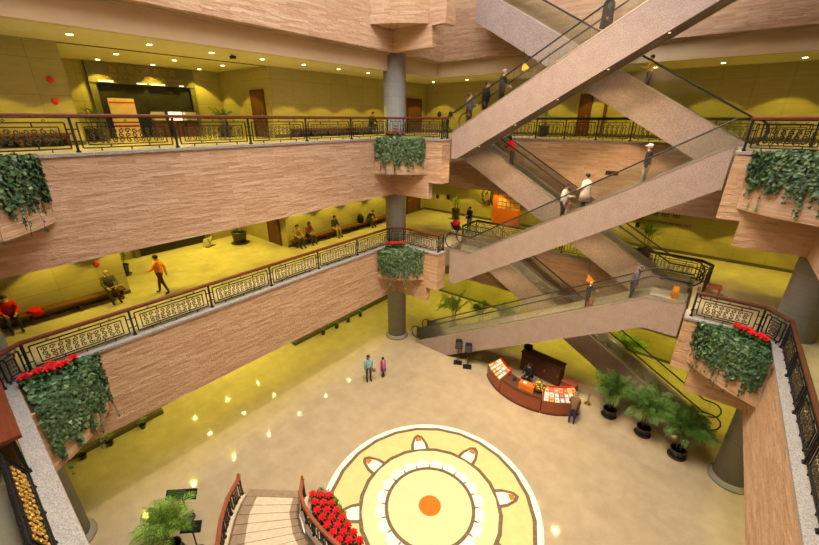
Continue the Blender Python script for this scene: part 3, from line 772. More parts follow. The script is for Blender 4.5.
# flower bed beside the stair
bed = [(-9.3, 6.0), (-8.9, 6.15), (-8.3, 6.1), (-7.5, 5.75), (-6.6, 5.5), (-6.6, 5.0), (-7.6, 5.02), (-8.5, 5.15), (-9.05, 5.5)]
fb = thing('flower_bed', 'low edged bed of soil and grass beside the curved stair rail', 'flower bed', (0, 0, 0))
b = MB(); b.prism([(x, y, .002) for x, y in bed], (0, 0, .14)); b.build('soil', M['soil'], fb)
b = MB(); rnd = random.Random(2)
for i in range(900):
    t = rnd.random()*4; p = along(bed[:5], t/4); q = p+Vector((rnd.uniform(-.12, .12), rnd.uniform(-.15, .14), .1)); hgt = rnd.uniform(.08, .22); a = rnd.uniform(0, 6)
    d = Vector((math.cos(a), math.sin(a), 0))*.02
    b.bm.faces.new([b.bm.verts.new(v) for v in (q-d, q+d, q+Vector((rnd.uniform(-.06, .06), rnd.uniform(-.06, .06), hgt)))])
g = b.build('grass', M['palm_light'], fb, normals=False); g['kind'] = 'stuff'
k = 0
for row in range(3):
    for i in range(7):
        t = (i+.4*row)/7.2
        p = along([(-9.2, 5.75), (-8.6, 5.45), (-7.7, 5.3), (-6.7, 5.15)], t)
        poinsettia((p.x+.19*row*.7, p.y+.24*row-.05, .14), i*1.3+row, 'red poinsettia of the stair bed, %s in the %s line from the handrail' % (ORD[i], ORD[row]), 'poinsettias in the stair flower bed')

# ------------------------------------------------------------------ palms and potted plants
def frond_mesh(L, n, leaf, droop, mat, seed):
    rnd = random.Random(seed); b = MB(); pts = []
    for i in range(11):
        t = i/10; pts.append(Vector((L*(t*.9-.1*t*t), 0, L*(.8*t-droop*t*t))))
    b.tube(pts, [.012*(1-.7*i/10) for i in range(11)], 4, 1, cap=False)
    for i in range(n):
        t = .18+.82*i/n; k = t*10; p = pts[min(9, int(k))].lerp(pts[min(10, int(k)+1)], k % 1)
        d = (pts[min(10, int(k)+1)]-pts[max(0, int(k)-1)]).normalized()
        for s in (-1, 1):
            l = leaf*math.sin(PI*min(.97, .2+.75*t))*rnd.uniform(.8, 1.1)
            dirv = (d*rnd.uniform(.5, 1.0)+Vector((0, s, 0))*.85+Vector((0, 0, rnd.uniform(-.35, .4)))).normalized(); w = d*.0065
            mid = p+dirv*l*.5+Vector((0, 0, .01)); tip = p+dirv*l+Vector((0, 0, -l*rnd.uniform(.15, .6)))
            b.bm.faces.new([b.bm.verts.new(v) for v in (p-w*.6, mid-w*1.3, tip, mid+w*1.3, p+w*.6)])
    me = bpy.data.meshes.new('frond'); b.bm.to_mesh(me); b.bm.free(); me.materials.append(mat); me.materials.append(M['stem']); return me
FR = {m: [frond_mesh(1.0, 26, .30, d, M[m], i) for i, d in enumerate((.35, .5, .7, .9))] for m in ('palm', 'palm_light')}
def palm(name, label, loc, h, nf=16, mat='palm', pot=(.3, .42), potmat='pot', spread=1.0, seed=0, group=None, cat='palm'):
    rnd = random.Random(seed)
    p = thing(name, label, cat, loc, rnd.uniform(0, 6), group); r, ph = pot
    b = MB(); b.lathe([(r*.72, 0.001), (r*.78, .02), (r*.95, ph*.7), (r, ph*.92), (r*1.04, ph), (r*.9, ph), (r*.88, ph*.9)], n=20); pt = b.build('pot', M[potmat], p)
    b = MB(); b.lathe([(r*.86, ph*.86), (r*.86, ph*.9)], n=18); b.build('soil', M['soil'], p)
    if r > .22:
        b = MB(); b.lathe([(r*1.1, 0.0), (r*1.2, .05), (r*1.1, .06)], n=20); b.build('saucer', M[potmat], p)
    nc = 5 if h > 1.2 else 3
    for k in range(nc):
        a = 2*PI*k/nc; q = r*.35; ch = (h-ph)*rnd.uniform(.28, .5)
        b = MB(); b.tube([(q*math.cos(a), q*math.sin(a), ph*.85), (q*1.5*math.cos(a), q*1.5*math.sin(a), ph+ch)], [.022, .014], 6); b.build('cane', M['stem'], p)
        m = nf//nc
        for i in range(m):
            f = FR[mat][rnd.randrange(4)]; o = put('frond', f, p, (q*1.5*math.cos(a), q*1.5*math.sin(a), ph+ch*rnd.uniform(.75, 1)), rnd.uniform(0, 2*PI))
            L = (h-ph-ch)*rnd.uniform(1.0, 1.5)*spread; o.scale = (L, L, L*rnd.uniform(.85, 1.15))
            o.rotation_euler = (rnd.uniform(-.3, .3), rnd.uniform(-1.1, .1), o.rotation_euler.z)
    return p
palm('potted_palm', 'potted palm standing next to the man leaning at the desk', (-1.45, 17.75, 0), 2.9, 55, seed=1, spread=.66, group='potted palms by the lobby column')
palm('potted_palm', 'potted palm between two others behind the lobby escalator foot', (.06, 17.45, 0), 2.9, 60, seed=2, spread=.68, group='potted palms by the lobby column')
palm('potted_palm', 'potted palm nearest the grey column under the ivy planter', (1.45, 16.95, 0), 2.9, 70, seed=3, spread=.7, group='potted palms by the lobby column')
palm('potted_palm', 'bright green palm behind the glass near the escalator loops', (-11.9, 19.85, 0), 3.2, 25, 'palm_light', (.28, .5), seed=4, spread=.7, group='palms behind the lowest escalator')
palm('potted_palm', 'bright green palm in the middle behind the lowest escalator glass', (-10.4, 20.9, 0), 2.8, 25, 'palm_light', (.28, .45), seed=5, spread=.6, group='palms behind the lowest escalator')
palm('potted_palm', 'bright green palm beside the terracotta urn behind the escalator glass', (-9.0, 21.5, 0), 2.8, 25, 'palm_light', (.28, .45), seed=6, spread=.6, group='palms behind the lowest escalator')
palm('potted_palm', 'bright green palm at the bottom of the photo in front of the signboards', (-11.35, 1.55, 0), 2.4, 65, 'palm_light', (.3, .4), seed=7, spread=.75)
palm('potted_plant', 'bushy green plant in a black pot on the gallery behind the stroller', (-14.4, 23.5, F1), 1.7, 16, 'palm_light', (.3, .75), seed=8, spread=.8, cat='plant')
palm('potted_fern', 'bushy potted fern inside the curled railing at the escalator landing', (-2.1, 22.6, F1), 2.1, 25, 'palm_light', (.34, .6), seed=9, spread=.8, cat='plant')
palm('potted_plant', 'bushy plant under the lowest escalator by the back baseboard', (-1.7, 23.1, 0), 2.0, 25, 'palm', (.34, .5), seed=10, spread=.9, cat='plant')
palm('potted_plant', 'green potted plant behind the back railing of the upper level', (-8.5, 23.0, F2), 1.7, 18, 'palm_light', (.3, .6), seed=11, spread=.7, cat='plant')
palm('potted_plant', 'dark potted plant in the alcove corner beside the brown door', (-21.1, 10.5, F1), 1.3, 14, 'palm', (.42, .7), seed=12, spread=.7, cat='plant')
palm('potted_plant', 'small dark potted plant at the wall end behind the reading man', (-20.6, 4.5, F1), 1.2, 12, 'palm', (.26, .5), seed=13, spread=.7, cat='plant')
palm('potted_plant', 'dark bushy plant behind the upper rail between shop portal and door', (-20.9, 10.6, F2), 1.5, 20, 'palm', (.34, .5), seed=14, spread=1.0, cat='plant')
palm('potted_plant', 'dark leafy plant behind the upper rail beside the pink poster board', (-20.8, 5.0, F2), 1.4, 18, 'palm', (.34, .5), seed=15, spread=.9, cat='plant')
for i, (x, y) in enumerate(((-18.5, .75), (-18.45, 1.7), (-18.45, 3.0))):
    palm('small_potted_plant', 'small leafy plant under the big ivy on the dark kerb, %s from the granite ledge' % ORD[i], (x, y, 0), .62, 12, 'palm_light', (.14, .22), 'pot', .9, 20+i, 'small plants under the big ivy', 'plant')
for i, (x, y) in enumerate(((-18.45, 13.8), (-18.4, 14.95), (-18.4, 16.05), (-18.35, 17.2))):
    palm('small_potted_plant', 'small potted plant along the kerb behind the woman and child, %s from the column' % ORD[3-i], (x, y, 0), .55, 9, 'palm_light', (.14, .26), 'pot', .8, 30+i, 'small plants along the lobby kerb', 'plant')
t = thing('terracotta_urn', 'orange terracotta urn among the palms behind the escalator', 'urn', (-8.55, 22.2, 0))
b = MB(); b.lathe([(.16, .001), (.22, .05), (.36, .45), (.38, .7), (.22, .95), (.26, 1.02), (.2, 1.02)], n=20); b.build('body', M['terracotta'], t)

# ------------------------------------------------------------------ people
def skin_body(name, V, E, R, mats, bones, extra=None):
    """V joints, E edges, R radii -> one continuous smoothed surface, coloured by the nearest bone"""
    me = bpy.data.meshes.new(name); me.from_pydata(V, E, [])
    o = bpy.data.objects.new(name, me); C.objects.link(o)
    md = o.modifiers.new('Skin', 'SKIN'); md.use_smooth_shade = True
    sv = me.skin_vertices[0].data
    for i, r in enumerate(R): sv[i].radius = (r, r) if isinstance(r, (int, float)) else r
    sv[0].use_root = True
    ss = o.modifiers.new('Sub', 'SUBSURF'); ss.levels = 1; ss.render_levels = 1
    dg = bpy.context.evaluated_depsgraph_get(); dg.update()
    m2 = bpy.data.meshes.new_from_object(o.evaluated_get(dg))
    bpy.data.objects.remove(o); bpy.data.meshes.remove(me)
    b = bmesh.new(); b.from_mesh(m2)
    for f in b.faces:
        c = f.calc_center_median(); best = None
        for (i, j, mi) in bones:
            A, B = Vector(V[i]), Vector(V[j]); d = B-A; t = max(0, min(1, (c-A).dot(d)/max(1e-9, d.length_squared))); q = (c-(A+d*t)).length
            if best is None or q < best[0]: best = (q, mi)
        f.material_index = best[1]; f.smooth = True
    mb = MB(); mb.bm.free(); mb.bm = b
    if extra: extra(mb)
    m2.materials.clear()
    b.to_mesh(m2); b.free()
    for m in mats: m2.materials.append(m)
    m2.name = name
    return m2
def person(label, loc, face, pose='stand', top=(.05, .05, .06), legs=(.04, .04, .05), hair='hair', h=1.7, coat=None, cap=None, lean=0.0, arms=None, longhair=False, shoes=(.02, .02, .02), bag=None):
    """face: angle of the direction the person looks in (radians from +X)"""
    k = h/1.7
    p = thing('person', label, 'person', loc, face-PI/2)
    sit = pose == 'sit'
    pz = .57 if sit else .93
    ly = -.0
    def up(y, z):                      # torso point leaning forward about the pelvis
        dz = z-.93; a = lean
        return (0, y+math.sin(a)*dz, pz+math.cos(a)*dz)
    V = [(0, 0, pz)]; R = [(.17, .135)]; E = []; B = []
    def add(v, r, par, mi):
        V.append(tuple(v)); R.append(r); i = len(V)-1; E.append((par, i)); B.append((par, i, mi)); return i
    TOP, LEG, SK, SH = 0, 1, 2, 3
    spine = add(up(0, 1.12), (.165, .135), 0, TOP); chest = add(up(.01, 1.33), (.185, .14), spine, TOP)
    neck = add(up(.01, 1.465), .058, chest, TOP); n2 = add(up(.025, 1.50), .052, neck, SK)
    hd = add(up(.035, 1.58), (.078, .09), n2, SK); ht = add(up(.03, 1.655), (.07, .082), hd, SK)
    B = B+[(0, spine, TOP)]
    A = arms or {'stand': ((.02, -.01), (.07, .06)), 'walk': ((.14, .24), (-.12, -.14)), 'sit': ((.10, .34), (.10, .34)), 'rail': ((.10, .40), (.02, .1)), 'hold': ((.05, .30), (.05, .30))}[pose]
    hands = []
    for s, (ey, wy) in zip((-1, 1), A):
        sh = Vector(up(.0, 1.385))+Vector((s*.175, 0, 0)); i = add(sh, .08, chest, TOP)
        el = sh+Vector((s*.055, ey*1.0, -.27+abs(ey)*.25)); j = add(el, .058, i, TOP)
        bent = wy > .2
        wr = el+(Vector((-s*.09, .21, .05 if pose == 'rail' else -.08)) if bent else Vector((-s*.01, wy-ey, -.24))); w = add(wr, .04, j, TOP)
        d = (wr-el).normalized(); pm = wr+d*.07; add(pm, (.036, .02), w, SK); hands.append((wr, pm, d, s))
    for s in (-1, 1):
        hp = add((s*.092, 0, pz-.05), .108, 0, LEG)
        if sit:
            kn = add((s*.12, .42, pz-.02), .066, hp, LEG); an = add((s*.12, .46, .10), .043, kn, LEG); to = add((s*.13, .62, .045), (.045, .035), an, SH)
        else:
            st_ = (.22*s if pose == 'walk' else .0)
            kn = add((s*.10, st_*.55+.02, .49), .066, hp, LEG); an = add((s*.10, st_-.02, .085), .045, kn, LEG); to = add((s*.115, st_+.14, .042), (.045, .034), an, SH)
    V = [(x*k, y*k, z*k) for x, y, z in V]; R = [(r*k if isinstance(r, float) else (r[0]*k, r[1]*k)) for r in R]
    hc = Vector(V[hd])
    fw = Vector((0, math.cos(lean), -math.sin(lean)))
    upv = Vector((0, math.sin(lean), math.cos(lean)))
    def extra(mb):
        for s in (-1, 1):
            mb.ball(hc+fw*.088*k+upv*.018*k+Vector((s*.032*k, 0, 0)), .011*k, 4, 1)
            mb.ball(hc+Vector((s*.082*k, 0, 0)), (.014*k, .024*k, .032*k), 2, 1)
        mb.ball(hc+fw*.096*k-upv*.012*k, (.014*k, .02*k, .026*k), 2, 1)
        mb.ball(hc+fw*.086*k-upv*.045*k, (.026*k, .01*k, .008*k), 5, 1)
        for wr, pm, d, s in hands:         # four unequal fingers and a thumb, slightly curled
            side = d.cross(Vector((1, 0, 0))).normalized(); nx = Vector((1, 0, 0))
            for q, ln in ((-1.5, .062), (-.5, .078), (.5, .082), (1.5, .07)):
                a = pm+side*q*.017; mid = a+d*ln*.6-nx*s*.008; tip = mid+d*ln*.45-nx*s*.03
                mb.tube([x*k for x in (a, mid, tip)], [.0095*k, .0085*k, .006*k], 5, 2)
            a = wr+d*.03+side*.024; mb.tube([x*k for x in (a, a+side*.03+d*.03, a+side*.04+d*.065-nx*s*.015)], [.011*k, .01*k, .007*k], 5, 2)
    lip = M['skin']
    body = skin_body('body', V, E, R, [cloth(top), cloth(legs), M['skin'], cloth(shoes), M['eye'], cloth((.40, .13, .10))], B, extra)
    put('body', body, p)
    b = MB()
    if cap:
        c = hc+upv*.075*k; b.ball(c-fw*.01*k, (.098*k, .105*k, .062*k), 0, 2); b.ball(c+fw*.11*k-upv*.02*k, (.07*k, .06*k, .012*k), 0, 2)
        b.build('cap', cloth(cap), p)
        b = MB(); b.ball(hc-fw*.03*k+upv*.01*k, (.085*k, .085*k, .085*k), 0, 2); b.build('hair', M['grey_hair'], p)
    elif hair:
        g = bmesh.ops.create_icosphere(b.bm, subdivisions=3, radius=1, matrix=Matrix.Translation(hc-fw*.018*k+upv*.035*k) @ Matrix.Diagonal((.095*k, .105*k, .10*k, 1)))
        dl = [v for v in b.bm.verts if (v.co-hc).dot(fw) > .045*k and (v.co-hc).dot(upv) < .055*k or (v.co-hc).dot(upv) < -.03*k]
        bmesh.ops.delete(b.bm, geom=dl, context='VERTS')
        if longhair: b.ball(hc-fw*.055*k-upv*.07*k, (.09*k, .06*k, .14*k), 0, 2)
        for f in b.bm.faces: f.smooth = True
        b.build('hair', M[hair], p)
    if coat:
        b = MB(); prof = [(.15, .13, .50), (.235, .185, .42), (.235, .19, .25), (.22, .185, .1), (.235, .20, -.1), (.26, .215, -.32)]
        rings = []
        for rx, ry, dz in prof:
            c = Vector(up(.0, .93+dz)) if dz > 0 else Vector((0, 0, pz+dz))
            rings.append([b.bm.verts.new(((c.x+rx*math.cos(a))*k, (c.y+ry*math.sin(a))*k, c.z*k)) for a in [2*PI*i/18 for i in range(18)]])
        for P_, Q_ in zip(rings, rings[1:]):
            for i in range(18): f = b.bm.faces.new([P_[i], P_[(i+1) % 18], Q_[(i+1) % 18], Q_[i]]); f.smooth = True
        b.bm.faces.new(rings[-1]); b.build('coat', cloth(coat), p)
    if bag:
        col, bx, by, bz, sz = bag
        b = MB(); b.lathe([(sz*.8, 0), (sz, sz*.5), (sz*.95, sz*1.6), (sz*.5, sz*2.0)], (bx*k, by*k, bz*k), 12); bg = b.build('bag', cloth(col), p)
    return p
R90 = PI/2
SEATX = -17.78
# seated on the gallery benches
person('person in a red jacket sitting at the near end of the long bench', (SEATX-.05, .45, F1), 0, 'sit', (.55, .02, .02), (.05, .05, .06), lean=.25, shoes=(.03, .03, .03))
person('person in a grey coat reading a paper at the bench end', (SEATX-.05, 3.3, F1), 0, 'sit', (.09, .08, .08), (.05, .05, .055), hair='grey_hair', lean=.2, coat=None)
person('person in a tan jacket sitting beside the patterned jacket on the far bench', (SEATX-.05, 12.15, F1), 0, 'sit', (.35, .22, .10), (.10, .09, .06), lean=.15)
person('person in a red and grey patterned jacket sitting at the corner of the far bench', (SEATX-.05, 12.95, F1), 0, 'sit', (.22, .07, .07), (.05, .06, .05), lean=.2, longhair=True)
person('person in a dark vest sitting alone in the middle of the far bench', (SEATX-.05, 14.9, F1), 0, 'sit', (.05, .05, .06), (.42, .33, .14), lean=.1)
person('person bending forward on the far bench near the column', (SEATX-.05, 17.9, F1), 0, 'sit', (.05, .045, .05), (.10, .09, .08), lean=.65)
# standing in the galleries
person('person in an orange jacket walking across the gallery with a green bag', (-16.95, 4.85, F1), -2.3, 'walk', (.80, .27, .05), (.09, .05, .035), bag=((.02, .30, .14), .25, .14, .62, .1))
person('person in a black jacket pushing the stroller', (-11.75, 20.9, F1)[:2]+(F1,), -1.9, 'rail', (.02, .02, .025), (.12, .14, .18))
person('person in dark clothes sitting on the upper bench close to the column', (SEATX, 18.4, F2), 0, 'sit', (.06, .05, .04), (.05, .04, .035), lean=.3)
# on the escalators, standing on a step
YT, YU = 17.7, 19.8
ESC = {'T0': (-12.7, .2, -1.1, 6.88), 'T1': (-9.45, 6.88, .02, 12.72), 'T2': (-10.85, 13.0, .8, 19.65), 'U2': (-.75, 6.88, -11.0, 12.72), 'U3': (.6, 12.72, -11.1, 19.45)}
def on_step(k, x, y):
    x0, z0, x1, z1 = ESC[k]; n = int(abs(x1-x0)/.4); dx = (x1-x0)/n; dz = (z1-z0)/n
    i = min(n-1, max(0, int((x-x0)/dx))); return (x0+dx*(i+.42), y, z0+dz*(i+.6)-.395)
person('lowest of three riders on the topmost front escalator, in a grey jacket', on_step('T2', -10.26, YT-.15), 0, 'rail', (.10, .10, .11), (.05, .05, .055), h=1.8)
person('middle of three riders on the topmost front escalator, in a black jacket', on_step('T2', -9.37, YT-.1), 0, 'stand', (.02, .02, .03), (.03, .03, .04), lean=.1, h=1.8)
person('grey haired topmost of three riders near the yellow warning tag', on_step('T2', -8.55, YT-.1), 0, 'hold', (.03, .03, .035), (.03, .03, .035), hair='grey_hair', lean=.1, h=1.8)
person('tall person in black riding near the upper picture edge', on_step('T2', -4.81, YT), 0, 'stand', (.02, .02, .025), (.025, .025, .03), coat=(.02, .02, .025), h=1.8)
person('person in a yellow coat riding the topmost rear escalator', on_step('U3', -3.05, YU), PI, 'rail', (.85, .55, .02), (.02, .02, .022), h=1.5)
person('person in a bright red jacket riding the middle rear escalator', on_step('U2', -8.72, YU-.2), PI, 'rail', (.78, .02, .02), (.03, .03, .04), longhair=True, lean=.3, h=1.8)
person('person in a white jacket holding a red coat on the middle front escalator', on_step('T1', -5.2, YT-.1), 0, 'rail', (.72, .66, .58), (.025, .025, .03), bag=((.65, .015, .03), -.26, .1, .72, .1), h=1.8)
person('person in a long white coat on the middle front escalator', on_step('T1', -4.45, YT), PI, 'hold', (.78, .70, .60), (.05, .05, .05), coat=(.78, .70, .58), h=1.8)
person('man in a white cap and pale trousers near the top of the escalator', on_step('T1', -2.4, YT), PI, 'stand', (.03, .03, .04), (.58, .55, .47), cap=(.8, .78, .74), h=1.8)
person('bald person in black riding the lowest front escalator with a red bag', on_step('T0', -3.45, YT-.1), 0, 'rail', (.02, .022, .022), (.03, .03, .03), hair=None, bag=((.55, .03, .03), .3, .2, .5, .13), h=1.6)
person('person in a grey cap and slate jacket at the top of the lowest escalator', on_step('T0', -1.6, YT), 0, 'stand', (.10, .10, .14), (.05, .05, .065), cap=(.12, .13, .15), lean=.12, h=1.8)
# in the lobby
person('woman in a light blue jacket standing on the lobby floor beside a child', (-12.57, 12.2, 0), -.5, 'stand', (.30, .52, .60), (.10, .11, .13), h=1.72, longhair=True, bag=((.30, .15, .06), -.28, .06, .62, .1))
person('child in a purple coat with an orange scarf facing the woman', (-12.21, 13.0, 0), -2.2, 'stand', (.75, .30, .04), (.02, .02, .025), h=1.3, coat=(.36, .06, .48))
person('man in a brown jacket and blue trousers bending over the desk brochures', (-2.75, 16.0, 0), 1.75, 'hold', (.18, .11, .06), (.04, .06, .13), lean=.45, cap=(.20, .12, .06))
person('attendant in black sitting behind the information desk', (-5.6, 17.55, .0), -1.7, 'sit', (.02, .02, .03), (.03, .03, .03))

# ------------------------------------------------------------------ furniture and small things
def bench(label, x0, x1, y0, y1, z):
    t = thing('bench', label, 'bench', (0, 0, 0)); L = y1-y0
    b = MB(); b.box(x0, x1, y0, y1, z+.36, z+.43); b.build('seat', M['bench_wood'], t)
    b = MB(); b.box(x0+.04, x0+.08, y0+.1, y1-.1, z+.26, z+.36); b.box(x1-.08, x1-.04, y0+.1, y1-.1, z+.26, z+.36); b.build('apron', M['brown_wood'], t)
    n = max(2, int(L/1.2))
    for k in range(n+1):
        y = y0+.15+(L-.3)*k/n
        b = MB(); b.box(x0+.04, x0+.1, y-.04, y+.04, z, z+.36); b.box(x1-.1, x1-.04, y-.04, y+.04, z, z+.36); b.box(x0+.1, x1-.1, y-.03, y+.03, z+.05, z+.1); b.build('leg', M['brown_wood'], t)
bench('long brown bench along the gallery wall between the red jacket and the reading man', -18.08, -17.62, -.6, 3.75, F1)
bench('long brown bench along the far gallery wall by the column', -18.08, -17.62, 11.85, 20.4, F1)
bench('dark bench behind the upper rail below the lit wall beside the column', -18.08, -17.6, 12.6, 18.8, F2)
bench('dark bench behind the upper rail below the two red wall buttons', -18.08, -17.6, -1.5, 3.6, F2)
t = thing('red_coat', 'red coat lying on the bench beside the person in red', 'coat', (-17.85, 1.05, F1+.43))
b = MB(); b.ball((.02, 0, .06), (.18, .22, .08), 0, 3); b.ball((.2, .04, -.03), (.06, .17, .14), 0, 2); b.build('cloth', cloth((.6, .015, .02)), t)
t = thing('newspaper', 'white paper held by the reading man in grey', 'paper', (-17.33, 3.4, F1+.72), .1)
b = MB(); b.hexa([(0, -.2, 0), (.22, -.2, .08), (.22, 0, .1), (0, 0, .02), (0, -.2, .01), (.22, -.2, .09), (.22, 0, .11), (0, 0, .03)]); b.hexa([(0, 0, .02), (.22, 0, .1), (.22, .2, .08), (0, .2, 0), (0, 0, .03), (.22, 0, .11), (.22, .2, .09), (0, .2, .01)]); b.build('sheet', M['paper'], t)
t = thing('backpack', 'dark bag on the far bench next to the bending person', 'bag', (-17.85, 17.2, F1+.43))
b = MB(); b.lathe([(.16, 0), (.22, .1), (.22, .4), (.1, .55)], n=14); b.build('body', M['black'], t); b = MB(); b.tube([(.2, -.1, .1), (.3, -.1, .3), (.12, -.1, .5)], .015, 5); b.build('strap', M['black'], t)
# stroller
t = thing('stroller', 'red and black baby stroller on the gallery in front of the black jacket', 'stroller', (-11.95, 19.75, F1), -1.9)
b = MB(); b.hexa([(-.2, -.25, .4), (.2, -.25, .4), (.2, .25, .45), (-.2, .25, .45), (-.22, -.38, .85), (.22, -.38, .85), (.2, .25, .52), (-.2, .25, .52)]); b.build('seat', M['black'], t)
b = MB(); b.ball((0, -.1, .82), (.24, .3, .2), 0, 2); b.build('hood', cloth((.65, .02, .02)), t)
b = MB()
for s in (-1, 1): b.tube([(s*.23, .35, .1), (s*.23, -.1, .5), (s*.23, -.62, 1.02)], .014, 6); b.tube([(s*.23, -.35, .1), (s*.23, -.05, .45)], .014, 6)
b.tube([(-.23, -.62, 1.02), (.23, -.62, 1.02)], .016, 6); b.build('frame', M['steel'], t)
for s in (-1, 1):
    for y in (-.35, .35):
        b = MB(); b.tube([(s*.25+.1*0, y+.09*math.cos(a), .1+.09*math.sin(a)) for a in [2*PI*i/12 for i in range(12)]], .02, 6, closed=True); b.build('wheel', M['rubber'], t)
# information desk
DC, RO, RI = (-5.15, 18.87), 3.25, 2.5
def wedge(a0, a1, r0, r1, z0, z1, n=10, z1in=None, mi=0, b=None):
    b = b or MB(); z1in = z1 if z1in is None else z1in
    for k in range(n):
        p = [a0+(a1-a0)*k/n, a0+(a1-a0)*(k+1)/n]; P = lambda r, a, z: (DC[0]+r*math.cos(a), DC[1]+r*math.sin(a), z)
        b.hexa([P(r1, p[0], z0), P(r1, p[1], z0), P(r0, p[1], z0), P(r0, p[0], z0), P(r1, p[0], z1), P(r1, p[1], z1), P(r0, p[1], z1in), P(r0, p[0], z1in)], mi)
    return b
A = lambda d: math.radians(-90+d)
dk = thing('information_desk', 'curved red brown information desk under the lowest escalator', 'desk', (0, 0, 0))
secs = ((-51, -24), (-23.3, 17), (17.7, 51))
for i, (d0, d1) in enumerate(secs):
    wedge(A(d0), A(d1), RI, RO, .1, .72 if i != 1 else .9).build('front_panel', M['red_wood'], dk)
    wedge(A(d0), A(d1), RI+.05, RO+.03, .001, .1).build('plinth', M['brown_wood'], dk)
wedge(A(-23.3), A(17), RI-.05, RO+.04, .9, .95).build('counter_top', M['brown_wood'], dk)
for d0, d1 in (secs[0], secs[2]):
    wedge(A(d0), A(d1), RI+.06, RO-.02, .72, .75, z1in=1.12).build('display_rack', M['red_wood'], dk)
    wedge(A(d0), A(d1), RI, RI+.06, .72, 1.2).build('rack_back', M['red_paint'], dk)
# brochures on the two racks
cols = [(.75, .70, .60), (.70, .55, .15), (.70, .25, .08), (.30, .45, .55), (.75, .35, .12), (.65, .62, .50), (.80, .75, .7), (.55, .12, .08)]
bro = {}
def brochure(deg, row, ci, label, grp):
    fr = (row+.5)/3; r = (RO-.04)+(RI+.1-RO+.04)*fr; z = .755+(1.125-.75)*fr
    if ci not in bro:
        b = MB(); b.hexa([(-.1, -.13, 0), (.1, -.13, 0), (.1, .1, .115), (-.1, .1, .115), (-.1, -.13, .025), (.1, -.13, .025), (.1, .1, .14), (-.1, .1, .14)])
        b.hexa([(-.07, -.08, .051), (.07, -.08, .051), (.07, .0, .092), (-.07, .0, .092), (-.07, -.08, .053), (.07, -.08, .053), (.07, .0, .094), (-.07, .0, .094)], 1)
        o = b.build('brochure', [cloth(cols[ci]), cloth(cols[(ci+3) % 8])]); bro[ci] = o.data
    else: o = put('brochure', bro[ci])
    o.location = (DC[0]+r*math.cos(A(deg)), DC[1]+r*math.sin(A(deg)), z-.03); o.rotation_euler = (0, 0, A(deg)+PI/2)
    tag(o, label, 'brochure', grp)
rnd = random.Random(4); rn = ('front', 'middle', 'back')
for row in range(3):
    for i in range(7):
        brochure(21+i*4.6, row, (i*3+row*5+rnd.randrange(3)) % 8, 'brochure, %s row of the rack by the leaning man, %s from the flowers' % (rn[row], ORD[i]), 'brochures on the rack by the leaning man')
for row in range(3):
    for i in range(5):
        brochure(-47+i*5, row, (i*5+row*3+rnd.randrange(3)) % 8, 'brochure, %s row of the rack near the speaker stands, %s from the outer end' % (rn[row], ORD[i]), 'brochures on the rack near the speaker stands')
# things on the counter
def on_desk(deg, r): return (DC[0]+r*math.cos(A(deg)), DC[1]+r*math.sin(A(deg)), .95)
t = thing('donation_box', 'orange box with white emblem on the desk counter', 'box', on_desk(2, 2.95), A(2)+PI/2)
b = MB(); b.hexa([(-.38, -.2, .003), (.38, -.2, .003), (.38, .16, .003), (-.38, .16, .003), (-.38, -.16, .3), (.38, -.16, .3), (.38, .16, .34), (-.38, .16, .34)]); b.build('body', M['orange_board'], t)
b = MB(); b.lathe([(.09, .0), (.09, .01)], (-.12, 0, .32), 14); b.build('emblem', M['paper'], t)
t = thing('flower_arrangement', 'yellow and orange flower arrangement on the desk counter', 'flowers', on_desk(13, 2.85))
b = MB(); b.lathe([(.12, .004), (.2, .1), (.22, .18)], n=14); b.build('basket', M['brown_wood'], t)
rnd = random.Random(8); b = MB(); f = MB()
for i in range(70):
    a = rnd.uniform(0, 6.28); r = rnd.uniform(0, .33); z = .2+rnd.uniform(0, .32)*(1.2-r*2); p = Vector((r*math.cos(a), r*math.sin(a), z))
    if i % 2: b.ball(p, rnd.uniform(.03, .055), 0, 1)
    else: f.bm.faces.new([f.bm.verts.new(q) for q in (p, p+Vector((.05, .02, .05)), p+Vector((.02*math.cos(a), .1*math.sin(a), .12)), p+Vector((-.04, .03, .05)))])
b.build('blooms', M['yellow_tag'], t); f.build('leaves', M['leaf_green'], t, normals=False)
t = thing('desk_phone', 'small dark telephone on the desk counter by the attendant', 'phone', on_desk(-14, 2.75), .3)
b = MB(); b.hexa([(-.1, -.1, 0), (.1, -.1, 0), (.1, .1, 0), (-.1, .1, 0), (-.09, -.09, .03), (.09, -.09, .03), (.09, .09, .08), (-.09, .09, .08)]); b.build('base', M['black'], t)
b = MB(); b.tube([(-.08, -.08, .09), (-.06, 0, .11), (-.08, .08, .09)], .022, 6); b.build('handset', M['black'], t)
t = thing('office_chair', 'dark chair under the attendant behind the desk', 'chair', (-5.58, 17.4, 0), -1.7-R90)
b = MB(); b.box(-.24, .24, -.02, .3, .36, .42); b.build('seat', M['black'], t)
b = MB(); b.box(-.22, .22, -.29, -.24, .42, .9); b.box(-.03, .03, -.29, -.02, .33, .37); b.build('backrest', M['black'], t)
for s in (-.2, .2):
    for y in (.0, .26): b = MB(); b.box(s-.02, s+.02, y-.0, y+.03, 0, .36); b.build('leg', M['dark_metal'], t)
t = thing('back_cabinet', 'long dark brown wooden cabinet behind the information desk', 'cabinet', (-5.25, 18.7, 0), -.10)
b = MB(); b.box(-1.15, 1.15, -.3, .3, .08, 1.2); b.build('body', M['brown_wood'], t)
b = MB(); b.box(-1.2, 1.2, -.34, .34, 1.2, 1.26); b.build('top', M['brown_wood'], t); b = MB(); b.box(-1.1, 1.1, -.26, .26, 0.001, .08); b.build('plinth', M['dark_line'], t)
